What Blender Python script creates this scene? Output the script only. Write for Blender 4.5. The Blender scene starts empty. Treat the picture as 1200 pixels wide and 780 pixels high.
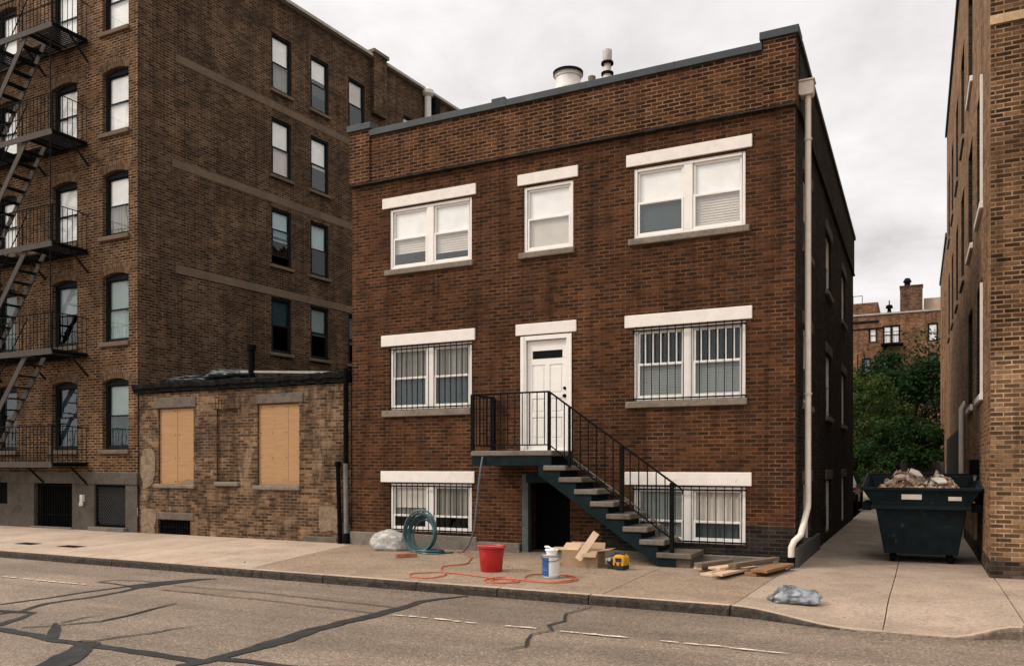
import bpy, bmesh, math, random
from mathutils import Vector, Matrix, noise as mnoise

R = math.radians
rng = random.Random(7)
scn = bpy.context.scene
COL = scn.collection

# ------------------------------------------------------------------ heights
GZ = -0.05          # pavement
RZ = -0.18          # road
YF = 13.73          # street line of all the fronts


# ------------------------------------------------------------------ mesh builder
class MB:
    def __init__(s):
        s.v, s.f, s.m, s.uv = [], [], [], {}

    def face(s, pts, mi=0, uv=None):
        b = len(s.v)
        s.v += [tuple(p) for p in pts]
        s.f.append(tuple(range(b, b + len(pts))))
        s.m.append(mi)
        if uv:
            s.uv[len(s.f) - 1] = uv

    def mesh(s, verts, faces, mi=0):
        b = len(s.v)
        s.v += [tuple(p) for p in verts]
        for f in faces:
            s.f.append(tuple(b + i for i in f))
            s.m.append(mi)

    def box(s, x0, x1, y0, y1, z0, z1, mi=0):
        v = [(x, y, z) for z in (z0, z1) for y in (y0, y1) for x in (x0, x1)]
        s.mesh(v, [(0, 2, 3, 1), (4, 5, 7, 6), (0, 1, 5, 4), (2, 6, 7, 3), (0, 4, 6, 2), (1, 3, 7, 5)], mi)
        return s

    def bar(s, p, q, w, h, up=(0, 0, 1), mi=0):
        p, q = Vector(p), Vector(q)
        d = (q - p).normalized()
        u = Vector(up)
        if abs(d.dot(u)) > .98:
            u = Vector((0, 1, 0))
        a = d.cross(u).normalized() * (w / 2)
        b = a.cross(d).normalized() * (h / 2)
        v = []
        for c in (p, q):
            v += [c - a - b, c + a - b, c + a + b, c - a + b]
        s.mesh(v, [(3, 2, 1, 0), (4, 5, 6, 7), (0, 1, 5, 4), (1, 2, 6, 5), (2, 3, 7, 6), (3, 0, 4, 7)], mi)
        return s

    def tube(s, pts, r, n=8, mi=0, closed=False):
        pts = [Vector(p) for p in pts]
        rs = r if isinstance(r, (list, tuple)) else [r] * len(pts)
        rings, prev = [], None
        m = len(pts)
        for i, p in enumerate(pts):
            if closed:
                d = pts[(i + 1) % m] - pts[i - 1]
            else:
                d = pts[min(i + 1, m - 1)] - pts[max(i - 1, 0)]
            d.normalize()
            if prev is None:
                a = d.orthogonal().normalized()
            else:
                a = prev - d * prev.dot(d)
                a = a.normalized() if a.length > 1e-6 else d.orthogonal().normalized()
            prev = a
            b = d.cross(a)
            rings.append([p + (a * math.cos(2 * math.pi * k / n) + b * math.sin(2 * math.pi * k / n)) * rs[i] for k in range(n)])
        v = [q for rg in rings for q in rg]
        f = []
        for i in range(m if closed else m - 1):
            j = (i + 1) % m
            for k in range(n):
                f.append((i * n + k, i * n + (k + 1) % n, j * n + (k + 1) % n, j * n + k))
        if not closed:
            f.append(tuple(range(n - 1, -1, -1)))
            f.append(tuple((m - 1) * n + k for k in range(n)))
        s.mesh(v, f, mi)
        return s

    def lathe(s, prof, c=(0, 0, 0), n=24, mi=0, caps=True):
        v, f = [], []
        for r, z in prof:
            v += [(c[0] + r * math.cos(2 * math.pi * k / n), c[1] + r * math.sin(2 * math.pi * k / n), c[2] + z) for k in range(n)]
        for i in range(len(prof) - 1):
            for k in range(n):
                f.append((i * n + k, i * n + (k + 1) % n, (i + 1) * n + (k + 1) % n, (i + 1) * n + k))
        if caps:
            f.append(tuple(range(n - 1, -1, -1)))
            f.append(tuple((len(prof) - 1) * n + k for k in range(n)))
        s.mesh(v, f, mi)
        return s

    def prism(s, poly, ax, lo, hi, mi=0):
        """poly of 2-D points extruded along axis ax ('x','y','z')"""
        def P(a, b, c):
            return {'x': (c, a, b), 'y': (a, c, b), 'z': (a, b, c)}[ax]
        n = len(poly)
        v = [P(a, b, lo) for a, b in poly] + [P(a, b, hi) for a, b in poly]
        f = [tuple(range(n)), tuple(range(2 * n - 1, n - 1, -1))]
        f += [(i, i + n, (i + 1) % n + n, (i + 1) % n) for i in range(n)]
        s.mesh(v, f, mi)
        return s

    def build(s, name, mats, parent=None, bevel=0, smooth=False, org=None, segs=1):
        o3 = org if org is not None else (ORG.get(parent.name, (0, 0, 0)) if parent else (0, 0, 0))
        me = bpy.data.meshes.new(name)
        bm = bmesh.new()
        vs = [bm.verts.new((p[0] - o3[0], p[1] - o3[1], p[2] - o3[2])) for p in s.v]
        lay = bm.loops.layers.uv.new('UVMap')
        custom = {}
        for i, f in enumerate(s.f):
            try:
                fc = bm.faces.new([vs[k] for k in f])
            except ValueError:
                continue
            fc.material_index = s.m[i]
            if i in s.uv:
                for l, t in zip(fc.loops, s.uv[i]):
                    l[lay].uv = t
                custom[fc] = 1
        if bevel or not s.uv:
            bmesh.ops.remove_doubles(bm, verts=bm.verts, dist=1e-5)
            bmesh.ops.recalc_face_normals(bm, faces=bm.faces) if bevel else None
        bm.normal_update()
        if bevel:
            es = [e for e in bm.edges if len(e.link_faces) == 2 and e.calc_face_angle(0) > R(35)]
            bmesh.ops.bevel(bm, geom=es, offset=bevel, segments=segs, affect='EDGES', profile=.6, clamp_overlap=True)
            bm.normal_update()
        for fc in bm.faces:
            fc.smooth = smooth
            if fc in custom:
                continue
            n = fc.normal
            if abs(n.z) > .75:
                for l in fc.loops:
                    c = l.vert.co
                    l[lay].uv = (c.x + o3[0], c.y + o3[1])
            else:
                t = Vector((-n.y, n.x)).normalized() if (n.x * n.x + n.y * n.y) > 1e-9 else Vector((1, 0))
                for l in fc.loops:
                    c = l.vert.co
                    l[lay].uv = ((c.x + o3[0]) * t.x + (c.y + o3[1]) * t.y, c.z + o3[2])
        bm.to_mesh(me)
        bm.free()
        for m in (mats if isinstance(mats, (list, tuple)) else [mats]):
            me.materials.append(m)
        if smooth:
            try:
                me.set_sharp_from_angle(angle=R(40))
            except Exception:
                pass
        ob = bpy.data.objects.new(name, me)
        COL.objects.link(ob)
        if parent:
            ob.parent = parent
            ORG[ob.name] = o3
        else:
            if org is not None:
                ob.location = org
            ORG[ob.name] = o3
        return ob


ORG = {}


def tag(o, label=None, cat=None, group=None, kind=None):
    if label: o['label'] = label
    if cat: o['category'] = cat
    if group: o['group'] = group
    if kind: o['kind'] = kind
    return o


def thing(name, label, cat, loc=(0, 0, 0), rz=0, group=None, world=True):
    o = bpy.data.objects.new(name, None)
    o.empty_display_size = .2
    COL.objects.link(o)
    o.location = loc
    o.rotation_euler = (0, 0, rz)
    ORG[o.name] = tuple(loc) if world else (0, 0, 0)
    return tag(o, label, cat, group)


def copy_tree(o, parent=None):
    c = o.copy()
    COL.objects.link(c)
    ORG[c.name] = ORG.get(o.name, (0, 0, 0))
    if parent: c.parent = parent
    for ch in list(o.children):
        copy_tree(ch, c)
    return c


# ------------------------------------------------------------------ materials
def nodes(m):
    m.use_nodes = True
    nt = m.node_tree
    nt.nodes.clear()
    out = nt.nodes.new('ShaderNodeOutputMaterial')
    return nt, out


def N(nt, typ, **kw):
    n = nt.nodes.new(typ)
    for k, v in kw.items():
        if k in n.inputs.keys():
            n.inputs[k].default_value = v
        else:
            setattr(n, k, v)
    return n


def ramp(nt, fac, stops, interp='LINEAR'):
    r = nt.nodes.new('ShaderNodeValToRGB')
    r.color_ramp.interpolation = interp
    e = r.color_ramp.elements
    while len(e) < len(stops):
        e.new(.5)
    for i, (p, c) in enumerate(stops):
        e[i].position = p
        c = (c, c, c) if isinstance(c, (int, float)) else c
        e[i].color = (*c, 1)
    nt.links.new(fac, r.inputs[0])
    return r.outputs[0]


def mixc(nt, fac, a, b, mode='MIX'):
    m = nt.nodes.new('ShaderNodeMix')
    m.data_type = 'RGBA'
    m.blend_type = mode
    for sock, val in ((m.inputs['Factor'], fac), (m.inputs[6], a), (m.inputs[7], b)):
        if hasattr(val, 'links'):
            nt.links.new(val, sock)
        elif isinstance(val, (int, float)):
            sock.default_value = val if sock.type == 'VALUE' else (val, val, val, 1)
        else:
            sock.default_value = (*val, 1)
    return m.outputs[2]


def noise(nt, vec, scale, detail=4, rough=.55, dist=0):
    n = N(nt, 'ShaderNodeTexNoise', Scale=scale, Detail=detail, Roughness=rough, Distortion=dist)
    if vec is not None:
        nt.links.new(vec, n.inputs['Vector'])
    return n.outputs['Fac']


def coord(nt, which='Object', loc=None, scale=None, random_shift=False):
    t = nt.nodes.new('ShaderNodeTexCoord')
    out = t.outputs[which]
    if scale or loc:
        mp = nt.nodes.new('ShaderNodeMapping')
        if scale: mp.inputs['Scale'].default_value = scale
        if loc: mp.inputs['Location'].default_value = loc
        nt.links.new(out, mp.inputs['Vector'])
        out = mp.outputs[0]
    if random_shift:
        oi = nt.nodes.new('ShaderNodeObjectInfo')
        ml = nt.nodes.new('ShaderNodeMath'); ml.operation = 'MULTIPLY'
        ml.inputs[1].default_value = 37.0
        nt.links.new(oi.outputs['Random'], ml.inputs[0])
        va = nt.nodes.new('ShaderNodeVectorMath'); va.operation = 'ADD'
        nt.links.new(out, va.inputs[0]); nt.links.new(ml.outputs[0], va.inputs[1])
        out = va.outputs[0]
    return out


def finish(nt, out, col, rough=.8, metal=0, bump=None, bstr=.3, bdist=.01, spec=.4, rough_sock=None):
    p = N(nt, 'ShaderNodeBsdfPrincipled')
    p.inputs['Roughness'].default_value = rough
    p.inputs['Metallic'].default_value = metal
    p.inputs['Specular IOR Level'].default_value = spec
    if hasattr(col, 'links'):
        nt.links.new(col, p.inputs['Base Color'])
    else:
        p.inputs['Base Color'].default_value = (*col, 1)
    if rough_sock is not None:
        nt.links.new(rough_sock, p.inputs['Roughness'])
    if bump is not None:
        b = N(nt, 'ShaderNodeBump', Strength=bstr, Distance=bdist)
        nt.links.new(bump, b.inputs['Height'])
        nt.links.new(b.outputs[0], p.inputs['Normal'])
    nt.links.new(p.outputs[0], out.inputs[0])
    return p


def plain(name, col, rough=.6, metal=0, var=.18, scale=6, spec=.4, dirt=None, dirt_amt=.5, dirt_scale=3, bstr=.08, fine=60, lo=.5):
    """paint / plastic / metal with uneven tone, optional dirt stains"""
    m = bpy.data.materials.new(name)
    nt, out = nodes(m)
    v = coord(nt, 'Object', random_shift=True)
    n1 = noise(nt, v, scale, 5)
    c = mixc(nt, ramp(nt, n1, [(.3, 0), (.7, 1)]), tuple(x * (1 - var) for x in col), tuple(min(1, x * (1 + var)) for x in col))
    if dirt:
        n2 = noise(nt, v, dirt_scale, 8, .68, .4)
        c = mixc(nt, ramp(nt, n2, [(lo, 0), (lo + .22 - (lo - .5), dirt_amt)]), c, dirt)
    nf = noise(nt, v, fine, 3)
    finish(nt, out, c, rough, metal, nf, bstr, .004, spec)
    return m


def brick(name, dark, mid, light, mortar, mortar_var=.25, soot=(.02, .017, .014), soot_amt=.55, soot_scale=.35, bw=.205, bh=.0675,
          ms=.0095, fine=.62, patch=None, patch_amt=0, bias=0., swap=False, soot_lo=.48, soot_hi=.75, bstr=.55, squash=None):
    m = bpy.data.materials.new(name)
    nt, out = nodes(m)
    uv = coord(nt, 'UV')
    if swap:
        sp = nt.nodes.new('ShaderNodeSeparateXYZ'); nt.links.new(uv, sp.inputs[0])
        cb = nt.nodes.new('ShaderNodeCombineXYZ')
        nt.links.new(sp.outputs[1], cb.inputs[0]); nt.links.new(sp.outputs[0], cb.inputs[1])
        uv = cb.outputs[0]
    # courses are never perfectly straight
    wob = N(nt, 'ShaderNodeTexNoise', Scale=1.3, Detail=3)
    nt.links.new(uv, wob.inputs['Vector'])
    vm = nt.nodes.new('ShaderNodeVectorMath'); vm.operation = 'MULTIPLY_ADD'
    nt.links.new(wob.outputs['Color'], vm.inputs[0])
    vm.inputs[1].default_value = (.02, .014, 0)
    nt.links.new(uv, vm.inputs[2])
    bt = N(nt, 'ShaderNodeTexBrick', offset=.5, squash=1.0)
    bt.inputs['Scale'].default_value = 1
    bt.inputs['Brick Width'].default_value = bw
    bt.inputs['Row Height'].default_value = bh
    bt.inputs['Mortar Size'].default_value = ms
    bt.inputs['Mortar Smooth'].default_value = .35
    bt.inputs['Bias'].default_value = bias
    bt.inputs['Color1'].default_value = (0, 0, 0, 1)
    bt.inputs['Color2'].default_value = (1, 1, 1, 1)
    bt.inputs['Mortar'].default_value = (.5, .5, .5, 1)
    nt.links.new(vm.outputs[0], bt.inputs['Vector'])
    c = ramp(nt, bt.outputs['Color'], [(.0, dark), (.3, tuple((a * .55 + b * .45) for a, b in zip(dark, mid))), (.62, mid), (1., light)])
    # grain inside a brick
    ng = noise(nt, uv, 38, 5, .7)
    c = mixc(nt, fine, c, mixc(nt, 1, c, ramp(nt, ng, [(.25, .35), (.75, 1.7)]), 'MULTIPLY'))
    # mortar, unevenly dirty
    nm = noise(nt, uv, 2.1, 6, .65)
    mc = mixc(nt, ramp(nt, nm, [(.35, 0), (.68, 1)]), tuple(x * (1 - mortar_var * 2.2) for x in mortar), tuple(x * (1 + mortar_var) for x in mortar))
    nk = noise(nt, uv, 11, 4, .7)
    mk = nt.nodes.new('ShaderNodeMath'); mk.operation = 'MULTIPLY'
    nt.links.new(bt.outputs['Fac'], mk.inputs[0]); nt.links.new(ramp(nt, nk, [(.36, .55), (.58, 1)]), mk.inputs[1])
    c = mixc(nt, mk.outputs[0], c, mc)
    # broad tone + soot
    nb = noise(nt, uv, .8, 5, .6)
    c = mixc(nt, 1, c, ramp(nt, nb, [(.3, .72), (.7, 1.22)]), 'MULTIPLY')
    if patch:
        npn = noise(nt, uv, 1.1, 6, .7, .6)
        c = mixc(nt, ramp(nt, npn, [(.55, 0), (.62, patch_amt)]), c, patch)
    mp = nt.nodes.new('ShaderNodeMapping')
    mp.inputs['Scale'].default_value = (1.6, .7, 1)
    nt.links.new(uv, mp.inputs['Vector'])
    ns = noise(nt, mp.outputs[0], soot_scale * 3, 8, .68, .3)
    c = mixc(nt, ramp(nt, ns, [(soot_lo, 0), (soot_hi, soot_amt)]), c, soot)
    ms_ = nt.nodes.new('ShaderNodeMapping')
    ms_.inputs['Scale'].default_value = (4.5, .28, 1)
    nt.links.new(uv, ms_.inputs['Vector'])
    nv = noise(nt, ms_.outputs[0], 1.0, 6, .65, .2)
    c = mixc(nt, 1, c, ramp(nt, nv, [(.34, .66), (.5, 1.0), (.68, 1.18)]), 'MULTIPLY')
    inv = nt.nodes.new('ShaderNodeMath'); inv.operation = 'MULTIPLY_ADD'
    inv.inputs[1].default_value = -1.0
    nt.links.new(bt.outputs['Fac'], inv.inputs[0])
    nt.links.new(ng, inv.inputs[2])
    finish(nt, out, c, .88, 0, inv.outputs[0], bstr, .009, .06)
    return m


def concrete(name, col, stain, var=.16, speck=.25, stain_amt=.6, gum=True, scale=1.0, crack=0, rough=.9, bstr=.25, stops=(.5, .74), slabs=0):
    m = bpy.data.materials.new(name)
    nt, out = nodes(m)
    v = coord(nt, 'Object')
    n1 = noise(nt, v, .9 * scale, 6, .62)
    c = mixc(nt, ramp(nt, n1, [(.32, 0), (.68, 1)]), tuple(x * (1 - var) for x in col), tuple(x * (1 + var) for x in col))
    n2 = noise(nt, v, 70, 3, .8)
    c = mixc(nt, 1, c, ramp(nt, n2, [(.3, 1 - speck), (.7, 1 + speck)]), 'MULTIPLY')
    n5 = noise(nt, v, 24, 4, .8)
    c = mixc(nt, 1, c, ramp(nt, n5, [(.34, 1 - speck * .9), (.66, 1 + speck * .7)]), 'MULTIPLY')
    if slabs:
        g_ = nt.nodes.new('ShaderNodeNewGeometry')
        c = mixc(nt, 1, c, ramp(nt, g_.outputs['Random Per Island'], [(0, 1 - slabs), (1, 1 + slabs)]), 'MULTIPLY')
    n3 = noise(nt, v, 2.2 * scale, 9, .7, .5)
    c = mixc(nt, ramp(nt, n3, [(stops[0], 0), (stops[1], stain_amt)]), c, stain)
    if gum:
        vo = N(nt, 'ShaderNodeTexVoronoi', Scale=3.2)
        nt.links.new(v, vo.inputs['Vector'])
        c = mixc(nt, ramp(nt, vo.outputs['Distance'], [(.045, .55), (.075, 0)]), c, stain)
    if crack:
        vc = N(nt, 'ShaderNodeTexVoronoi', feature='DISTANCE_TO_EDGE', Scale=crack)
        wv = N(nt, 'ShaderNodeTexNoise', Scale=2.5, Detail=6)
        nt.links.new(v, wv.inputs['Vector'])
        wa = nt.nodes.new('ShaderNodeVectorMath'); wa.operation = 'MULTIPLY_ADD'
        nt.links.new(wv.outputs['Color'], wa.inputs[0]); wa.inputs[1].default_value = (.5, .5, 0); nt.links.new(v, wa.inputs[2])
        nt.links.new(wa.outputs[0], vc.inputs['Vector'])
        c = mixc(nt, ramp(nt, vc.outputs['Distance'], [(.004, .6), (.011, 0)]), c, tuple(x * .3 for x in stain))
    finish(nt, out, c, rough, 0, n2, bstr, .006, .25)
    return m


def asphalt():
    m = bpy.data.materials.new('old_asphalt')
    nt, out = nodes(m)
    v = coord(nt, 'Object')
    n1 = noise(nt, v, .55, 6, .6)
    c = mixc(nt, ramp(nt, n1, [(.3, 0), (.7, 1)]), (.142, .105, .077), (.218, .164, .122))
    st = coord(nt, 'Object', scale=(.12, 1.1, 1))
    n4 = noise(nt, st, 1.1, 5, .6)
    c = mixc(nt, 1, c, ramp(nt, n4, [(.34, .72), (.66, 1.18)]), 'MULTIPLY')
    vo = N(nt, 'ShaderNodeTexVoronoi', Scale=75)
    nt.links.new(v, vo.inputs['Vector'])
    sp = nt.nodes.new('ShaderNodeSeparateColor'); nt.links.new(vo.outputs['Color'], sp.inputs[0])
    c = mixc(nt, .8, c, mixc(nt, 1, c, ramp(nt, sp.outputs[0], [(0, .45), (.5, .95), (.85, 1.25), (1, 2.1)]), 'MULTIPLY'))
    n2 = noise(nt, v, 22, 6, .75)
    c = mixc(nt, 1, c, ramp(nt, n2, [(.3, .72), (.7, 1.28)]), 'MULTIPLY')
    n3 = noise(nt, v, 1.6, 8, .7, .6)
    c = mixc(nt, ramp(nt, n3, [(.58, 0), (.75, .55)]), c, (.05, .043, .037))
    # small dark drips
    vd = N(nt, 'ShaderNodeTexVoronoi', Scale=2.3)
    nt.links.new(v, vd.inputs['Vector'])
    c = mixc(nt, ramp(nt, vd.outputs['Distance'], [(.035, .7), (.06, 0)]), c, (.04, .035, .03))
    finish(nt, out, c, .85, 0, vo.outputs['Distance'], .4, .008, .3)
    return m


def wood(name, a, b, scale=1, rough=.75, stain=None):
    m = bpy.data.materials.new(name)
    nt, out = nodes(m)
    v = coord(nt, 'Object', scale=(1.2 * scale, 14 * scale, 14 * scale), random_shift=True)
    n1 = noise(nt, v, 2.5, 6, .6, 1.2)
    c = mixc(nt, ramp(nt, n1, [(.3, 0), (.72, 1)]), a, b)
    v2 = coord(nt, 'Object', random_shift=True)
    n2 = noise(nt, v2, 4, 6, .7)
    if stain:
        c = mixc(nt, ramp(nt, n2, [(.5, 0), (.7, .7)]), c, stain)
    finish(nt, out, c, rough, 0, n1, .25, .003, .3)
    return m


def glass(name, tint=(.96, .975, .975), refl=.9, base=.035):
    m = bpy.data.materials.new(name)
    nt, out = nodes(m)
    tr = N(nt, 'ShaderNodeBsdfTransparent'); tr.inputs[0].default_value = (*tint, 1)
    gl = N(nt, 'ShaderNodeBsdfGlossy'); gl.inputs['Roughness'].default_value = .03
    gl.inputs[0].default_value = (.95, .97, .98, 1)
    v = coord(nt, 'Object', random_shift=True)
    nb = noise(nt, v, 1.7, 2)
    b = N(nt, 'ShaderNodeBump', Strength=.12, Distance=.05)
    nt.links.new(nb, b.inputs['Height']); nt.links.new(b.outputs[0], gl.inputs['Normal'])
    lw = N(nt, 'ShaderNodeLayerWeight'); lw.inputs[0].default_value = .5
    fr = nt.nodes.new('ShaderNodeMath'); fr.operation = 'POWER'; fr.inputs[1].default_value = 4.5
    nt.links.new(lw.outputs['Facing'], fr.inputs[0])
    ma = nt.nodes.new('ShaderNodeMath'); ma.operation = 'MULTIPLY_ADD'; ma.use_clamp = True
    ma.inputs[1].default_value = refl; ma.inputs[2].default_value = base
    nt.links.new(fr.outputs[0], ma.inputs[0])
    mx = nt.nodes.new('ShaderNodeMixShader')
    nt.links.new(ma.outputs[0], mx.inputs[0]); nt.links.new(tr.outputs[0], mx.inputs[1]); nt.links.new(gl.outputs[0], mx.inputs[2])
    nt.links.new(mx.outputs[0], out.inputs[0])
    return m


def cloth(name, col, trans=.35):
    m = bpy.data.materials.new(name)
    nt, out = nodes(m)
    v = coord(nt, 'Object', random_shift=True)
    n1 = noise(nt, v, 3, 4)
    c = mixc(nt, ramp(nt, n1, [(.3, 0), (.7, 1)]), tuple(x * .85 for x in col), col)
    d = N(nt, 'ShaderNodeBsdfDiffuse'); t = N(nt, 'ShaderNodeBsdfTranslucent')
    nt.links.new(c, d.inputs[0]); nt.links.new(c, t.inputs[0])
    mx = nt.nodes.new('ShaderNodeMixShader'); mx.inputs[0].default_value = trans
    nt.links.new(d.outputs[0], mx.inputs[1]); nt.links.new(t.outputs[0], mx.inputs[2])
    nt.links.new(mx.outputs[0], out.inputs[0])
    return m


def plastic_film(name, tint, rough=.2, clear=.45, low=.45):
    m = bpy.data.materials.new(name)
    nt, out = nodes(m)
    v = coord(nt, 'Object')
    n1 = noise(nt, v, 6, 6, .65, .6)
    c = mixc(nt, ramp(nt, n1, [(.35, 0), (.65, 1)]), tuple(x * low for x in tint), tint)
    p = N(nt, 'ShaderNodeBsdfPrincipled'); p.inputs['Roughness'].default_value = rough
    p.inputs['Specular IOR Level'].default_value = .45
    nt.links.new(c, p.inputs['Base Color'])
    b = N(nt, 'ShaderNodeBump', Strength=.3, Distance=.02)
    nb = noise(nt, v, 14, 4, .6)
    nt.links.new(nb, b.inputs['Height']); nt.links.new(b.outputs[0], p.inputs['Normal'])
    tr = N(nt, 'ShaderNodeBsdfTransparent'); tr.inputs[0].default_value = (.9, .93, .95, 1)
    mx = nt.nodes.new('ShaderNodeMixShader')
    nt.links.new(ramp(nt, n1, [(.3, clear), (.7, clear * .35)]), mx.inputs[0])
    nt.links.new(p.outputs[0], mx.inputs[1]); nt.links.new(tr.outputs[0], mx.inputs[2])
    nt.links.new(mx.outputs[0], out.inputs[0])
    return m


def leafmat(name, a, b):
    m = bpy.data.materials.new(name)
    nt, out = nodes(m)
    g = nt.nodes.new('ShaderNodeNewGeometry')
    c = mixc(nt, g.outputs['Random Per Island'], a, b)
    d = N(nt, 'ShaderNodeBsdfDiffuse'); t = N(nt, 'ShaderNodeBsdfTranslucent')
    nt.links.new(c, d.inputs[0]); nt.links.new(c, t.inputs[0])
    mx = nt.nodes.new('ShaderNodeMixShader'); mx.inputs[0].default_value = .3
    nt.links.new(d.outputs[0], mx.inputs[1]); nt.links.new(t.outputs[0], mx.inputs[2])
    nt.links.new(mx.outputs[0], out.inputs[0])
    return m


M = {}
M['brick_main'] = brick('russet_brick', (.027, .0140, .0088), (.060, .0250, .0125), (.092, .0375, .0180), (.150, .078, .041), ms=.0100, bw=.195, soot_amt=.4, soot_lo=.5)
M['brick_parapet'] = brick('parapet_brick', (.020, .0105, .007), (.058, .025, .0128), (.095, .0405, .0195), (.23, .128, .068), ms=.0105, bw=.195, mortar_var=.18, soot_amt=.35)
M['brick_black'] = brick('black_brick', (.010, .009, .008), (.021, .018, .015), (.034, .028, .023), (.060, .045, .034), soot_amt=.3)  # painted on the house base; on the corbels a painted shadow line
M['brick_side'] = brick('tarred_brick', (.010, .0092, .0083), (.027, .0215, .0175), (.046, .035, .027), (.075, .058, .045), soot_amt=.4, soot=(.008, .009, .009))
M['brick_left'] = brick('umber_brick', (.027, .0155, .010), (.072, .0385, .021), (.130, .071, .038), (.30, .187, .108), soot_amt=.4, soot_lo=.52, ms=.0115, bw=.2)
M['brick_left_side'] = brick('dun_brick', (.022, .0142, .0098), (.060, .0355, .0215), (.108, .064, .038), (.21, .136, .083), ms=.0115, bw=.2, soot_amt=.5, soot_lo=.45, soot_scale=.25)
M['arch_left'] = brick('arch_brick', (.07, .044, .028), (.135, .082, .046), (.19, .118, .067), (.21, .14, .085), swap=True, soot_amt=.5)
M['band_left'] = concrete('brownstone_band', (.135, .092, .062), (.06, .043, .031), gum=False)
M['brick_annex'] = brick('weathered_buff_brick', (.045, .027, .017), (.110, .063, .036), (.215, .131, .075), (.25, .167, .104), soot=(.026, .019, .014), soot_amt=.85, soot_scale=.7,
                         soot_lo=.47, soot_hi=.66, patch=(.34, .245, .16), patch_amt=.3)
M['brick_right'] = brick('tan_brick', (.026, .015, .0095), (.088, .046, .024), (.165, .09, .047), (.34, .212, .122), ms=.0105, soot=(.04, .025, .016), soot_amt=.6, soot_lo=.45, soot_hi=.66, soot_scale=.18)
M['brick_right_low'] = brick('pale_tan_brick', (.05, .030, .018), (.15, .083, .045), (.25, .146, .08), (.44, .295, .178), ms=.0105, soot=(.07, .05, .035), soot_amt=.5, soot_lo=.53)
M['brick_right_west'] = brick('ochre_brick', (.10, .056, .031), (.22, .125, .069), (.30, .175, .096), (.35, .22, .125), soot_amt=.3, soot_lo=.55)
M['brick_back'] = brick('orange_brick', (.07, .036, .021), (.185, .09, .049), (.27, .138, .075), (.25, .155, .10), soot_amt=.3)
M['stone'] = concrete('grey_stone', (.155, .132, .108), (.055, .046, .038), gum=False, scale=2.5)
M['stone_dirty'] = concrete('soiled_stone', (.125, .10, .076), (.035, .03, .025), gum=False, scale=2.6, stain_amt=.6, stops=(.46, .7))
M['sill'] = concrete('sill_stone', (.185, .15, .115), (.06, .05, .04), gum=False, scale=3)
M['lintel'] = plain('white_lintel_paint', (.71, .645, .59), .7, var=.06, dirt=(.40, .34, .28), dirt_amt=.5, dirt_scale=9, lo=.58)
M['white'] = plain('white_frame_paint', (.75, .71, .66), .45, var=.05, dirt=(.5, .46, .4), dirt_amt=.15, dirt_scale=7)
M['white_metal'] = plain('cream_gutter_metal', (.66, .575, .49), .5, var=.08, dirt=(.36, .29, .22), dirt_amt=.5, dirt_scale=4)
M['door_white'] = plain('door_paint', (.76, .72, .67), .4, var=.03, dirt=(.55, .5, .45), dirt_amt=.08)
M['iron'] = plain('black_iron', (.0045, .0055, .006), .65, 0, var=.3, spec=.05, dirt=(.03, .018, .012), dirt_amt=.3, dirt_scale=9)
M['rust_iron'] = plain('rusty_iron', (.046, .035, .028), .8, 0, var=.3, dirt=(.03, .025, .022), dirt_amt=.7, dirt_scale=6)
M['dark_iron'] = plain('sooty_iron', (.009, .009, .009), .8, 0, var=.3, spec=.04, dirt=(.045, .032, .024), dirt_amt=.4, dirt_scale=7)
M['teal'] = plain('dark_teal_paint', (.0075, .0145, .0165), .65, var=.25, spec=.06, dirt=(.012, .010, .009), dirt_amt=.5, dirt_scale=5)
M['coping'] = plain('slate_metal', (.028, .035, .038), .6, .1, var=.2, dirt=(.07, .07, .065), dirt_amt=.35, dirt_scale=2)
M['coping_light'] = plain('pale_coping', (.34, .31, .27), .8, var=.2, dirt=(.15, .13, .11), dirt_amt=.5)
M['frame_dark'] = plain('dark_frame_paint', (.007, .010, .011), .6, var=.3, spec=.10)
M['black'] = plain('black_paint', (.0045, .0045, .0045), .75, var=.3, spec=.03)
M['roof'] = plain('tar_roof', (.03, .03, .03), .95, var=.3)
M['roof_litter'] = concrete('worn_roofing', (.035, .037, .037), (.15, .15, .14), gum=False, scale=2, stain_amt=.8)
M['cornice'] = plain('charred_wood', (.007, .0065, .006), .95, var=.5, spec=.08, dirt=(.05, .038, .03), dirt_amt=.5, dirt_scale=9)
M['ply'] = wood('plywood', (.30, .165, .072), (.40, .23, .108), .7, stain=(.34, .21, .11))
M['glass'] = glass('window_glass')
M['glass_dark'] = glass('dim_reflection_glass', (.62, .74, .77), .7, .05)  # tint darkened to imitate a dim street reflection in the lower panes
M['glass_bright'] = glass('sky_facing_glass', (.97, .98, .98), .9, .09)  # same glass, reflection raised to brighten the upper panes
M['blind'] = cloth('ivory_blind', (.95, .92, .88), .03)
M['blind_tan'] = cloth('tan_blind', (.66, .60, .53), .08)
M['blind_grey'] = cloth('grey_blind', (.27, .285, .275), .08)
M['shade'] = cloth('white_shade', (.95, .92, .88), .03)
M['curtain'] = cloth('linen_curtain', (.32, .30, .26), .08)
M['dim_room'] = cloth('dark_room_sheet', (.028, .042, .046), .05)  # near-black sheet standing in for the unlit room behind bare sashes
M['curtain_grey'] = cloth('grey_curtain', (.075, .098, .103), .06)
M['road'] = asphalt()
M['tar'] = plain('crack_sealant', (.021, .0205, .020), .75, spec=.2, var=.3, scale=3, dirt=(.09, .075, .06), dirt_amt=.35, dirt_scale=9)
M['patch'] = concrete('asphalt_strip', (.175, .128, .092), (.10, .08, .06), gum=False, speck=.4)
M['paint'] = concrete('worn_road_paint', (.66, .56, .46), (.24, .185, .14), gum=False, scale=11, stain_amt=1, stops=(.48, .64))
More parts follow.
